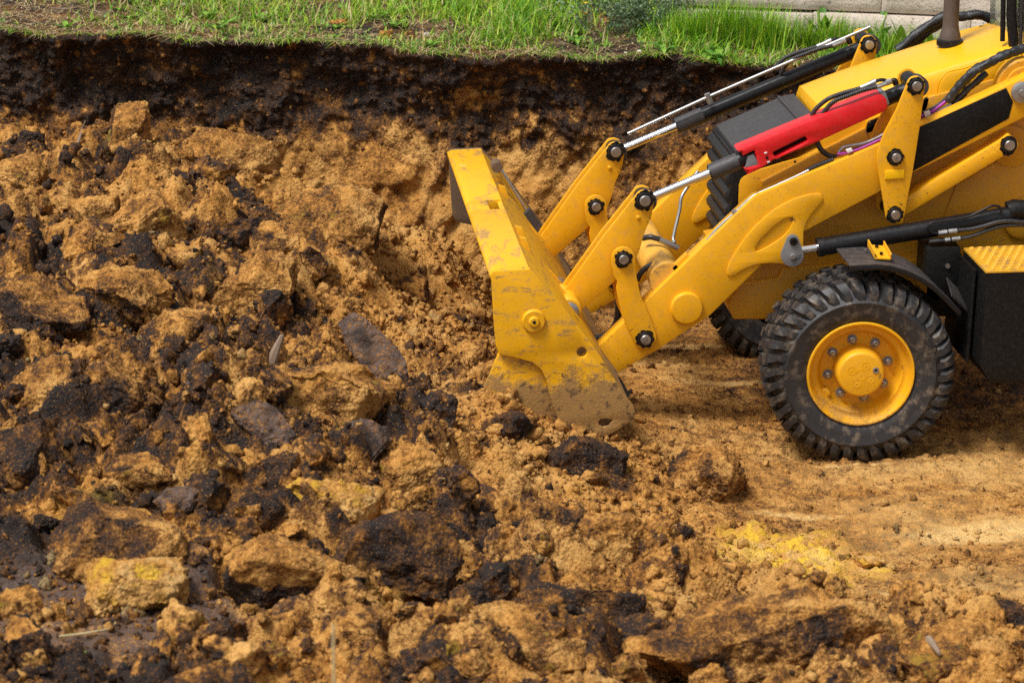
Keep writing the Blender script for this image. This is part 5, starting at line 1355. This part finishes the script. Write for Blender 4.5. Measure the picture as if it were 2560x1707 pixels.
# stones on the turf
for i, (u, v, s, lab) in enumerate(((1065, 96, .022, 'white stone on the turf edge beside the ochre crumbs'), (195, 52, .016, 'white stone at the upper left above the bank'), (225, 28, .022, 'long pale stone at the upper left beside dry sticks'), (464, 47, .016, 'pale stone in the turf left of centre'), (1612, 132, .012, 'tiny white stone at the turf edge below the bush'), (1583, 139, .010, 'tiny white pebble left of the one below the bush'), (667, 52, .013, 'pale stone in the turf above the bank, near bare soil'))):
    p_ = PZ(u, v, 1.66); me = clod_mesh(700+i, s*1.4, s, s*.8, 3, 'o', cuts=8, crumb=.1)
    y = max(p_[1], float(np.interp(p_[0], bank_s, bank_y))+.02)
    o = link('white_stone', me, 'stone'); o.location = (p_[0], y, float(turf_z(p_[0], y))+s*.6+.01); tag(o, lab, 'stone', 'pale stones on the turf')
for i, (u, v, s, kd, lab) in enumerate(((845, 82, .042, 'o', 'ochre crumbly clod lying on the turf edge, left of two'), (968, 112, .045, 'o', 'ochre clod spilling over the turf edge, right of two'), (1028, 104, .035, 'm', 'brown clod on the turf edge beside the white stone'))):
    p_ = PZ(u, v, 1.64); me = clod_mesh(720+i, s*1.5, s, s*.8, 5, kd)
    y = max(p_[1], float(np.interp(p_[0], bank_s, bank_y))+.01)
    place(me, (p_[0], y, float(turf_z(p_[0], y))+.01), (0, 0, i), lab, 'ochre clods on the turf edge')
# twigs and dry stalks
def twig(pts, r0, lab, mat='wood', name='dry_twig', cat='twig'):
    o = tube3(name, pts, [r0, r0*.8, r0*.4], mat, None, per=4, n=7); tag(o, lab, cat, 'dry twigs')
def on_turf(u, v, dz=.03):
    p_ = PZ(u, v, 1.68); return np.array([p_[0], p_[1], float(turf_z(p_[0], max(p_[1], float(np.interp(p_[0], bank_s, bank_y)))))+dz])
twig([on_turf(1165, 0), on_turf(1185, 12, .06), on_turf(1285, 28)], .006, 'long bare twig lying in the grass at the top centre')
twig([on_turf(1198, 20), on_turf(1225, 42, .04), on_turf(1245, 62)], .014, 'thick piece of brown bark in the grass at the top centre')
twig([on_turf(1625, 60), on_turf(1670, 40, .10), on_turf(1730, 15, .18)], .005, 'bent dry stalk leaning across the bush')
twig([on_turf(185, 5), on_turf(230, 2, .04), on_turf(262, 20)], .005, 'dry stick at the upper left beside the long pale stone')
twig([on_turf(120, 22), on_turf(140, 30, .03), on_turf(155, 32)], .004, 'short dry stick near the bare dark earth at the upper left')
twig([on_turf(320, 55), on_turf(365, 72, .03), on_turf(400, 84)], .004, 'pale grass stalk lying at the turf edge left of centre')
twig([on_turf(130, 70), on_turf(165, 68, .02), on_turf(195, 70)], .007, 'pinkish root lying along the turf edge at the upper left')
# bits of wood in the heap
def on_heap(u, v, dz=.06):
    p_ = hit(u, v, False); return np.array([p_[0], p_[1], p_[2]+dz])
wb_ = on_heap(690, 915, .06)
twig([wb_+np.array([-.03, 0, -.06]), wb_+np.array([.0, .005, .02]), wb_+np.array([.035, .01, .10])], .03, 'splintered pale grey piece of wood beside the largest ochre clod', cat='wood')
twig([on_heap(195, 372, .03), on_heap(205, 350, .05), on_heap(214, 322, .05)], .010, 'short stub of wood sticking out at the foot of the dark bank', cat='wood')
twig([on_heap(150, 1607, .03), on_heap(210, 1600, .03), on_heap(272, 1588, .03)], .006, 'pale straw stalk lying on the dark trodden earth', 'straw', 'straw_stalk', 'stalk')
twig([on_heap(2300, 1640, .10), on_heap(2320, 1665, .12), on_heap(2345, 1700, .12)], .022, 'grey rounded stick end among the clods at the bottom right', cat='wood')
# near stalk, out of focus
sp_ = PZ(830, 1707, .9); q0 = CAMPOS+ray(828, 1760)*8.0; q1 = CAMPOS+ray(833, 1560)*8.02
tw0 = np.array([q0[0], q0[1], .3])
o = tube3('straw_stalk', [tw0, (q0+q1)/2*.5+tw0*.5, q1], [.007, .006, .004], 'straw', None, per=4, n=7)
tag(o, 'blurred pale stalk rising close to the camera at the bottom edge', 'stalk')
# small green sprouts on the near earth
for i, (u, v, lab) in enumerate(((160, 1655, 'green sprout on the trodden earth, upper of two'), (205, 1690, 'green sprout at the bottom edge on the trodden earth'))):
    p_ = hit(u, v); e = tag(empty('sprout', (p_[0], p_[1], float(hgt(p_[0], p_[1])))), lab, 'sprout', 'green sprouts'); rr = random.Random(i)
    for k in range(7):
        o = link('leaf', LEAVES[k % 6], 'leaf', e); s = rr.uniform(.22, .42); o.scale = (s, s, s); o.rotation_euler = (0, -rr.uniform(.1, .6), k*.9)
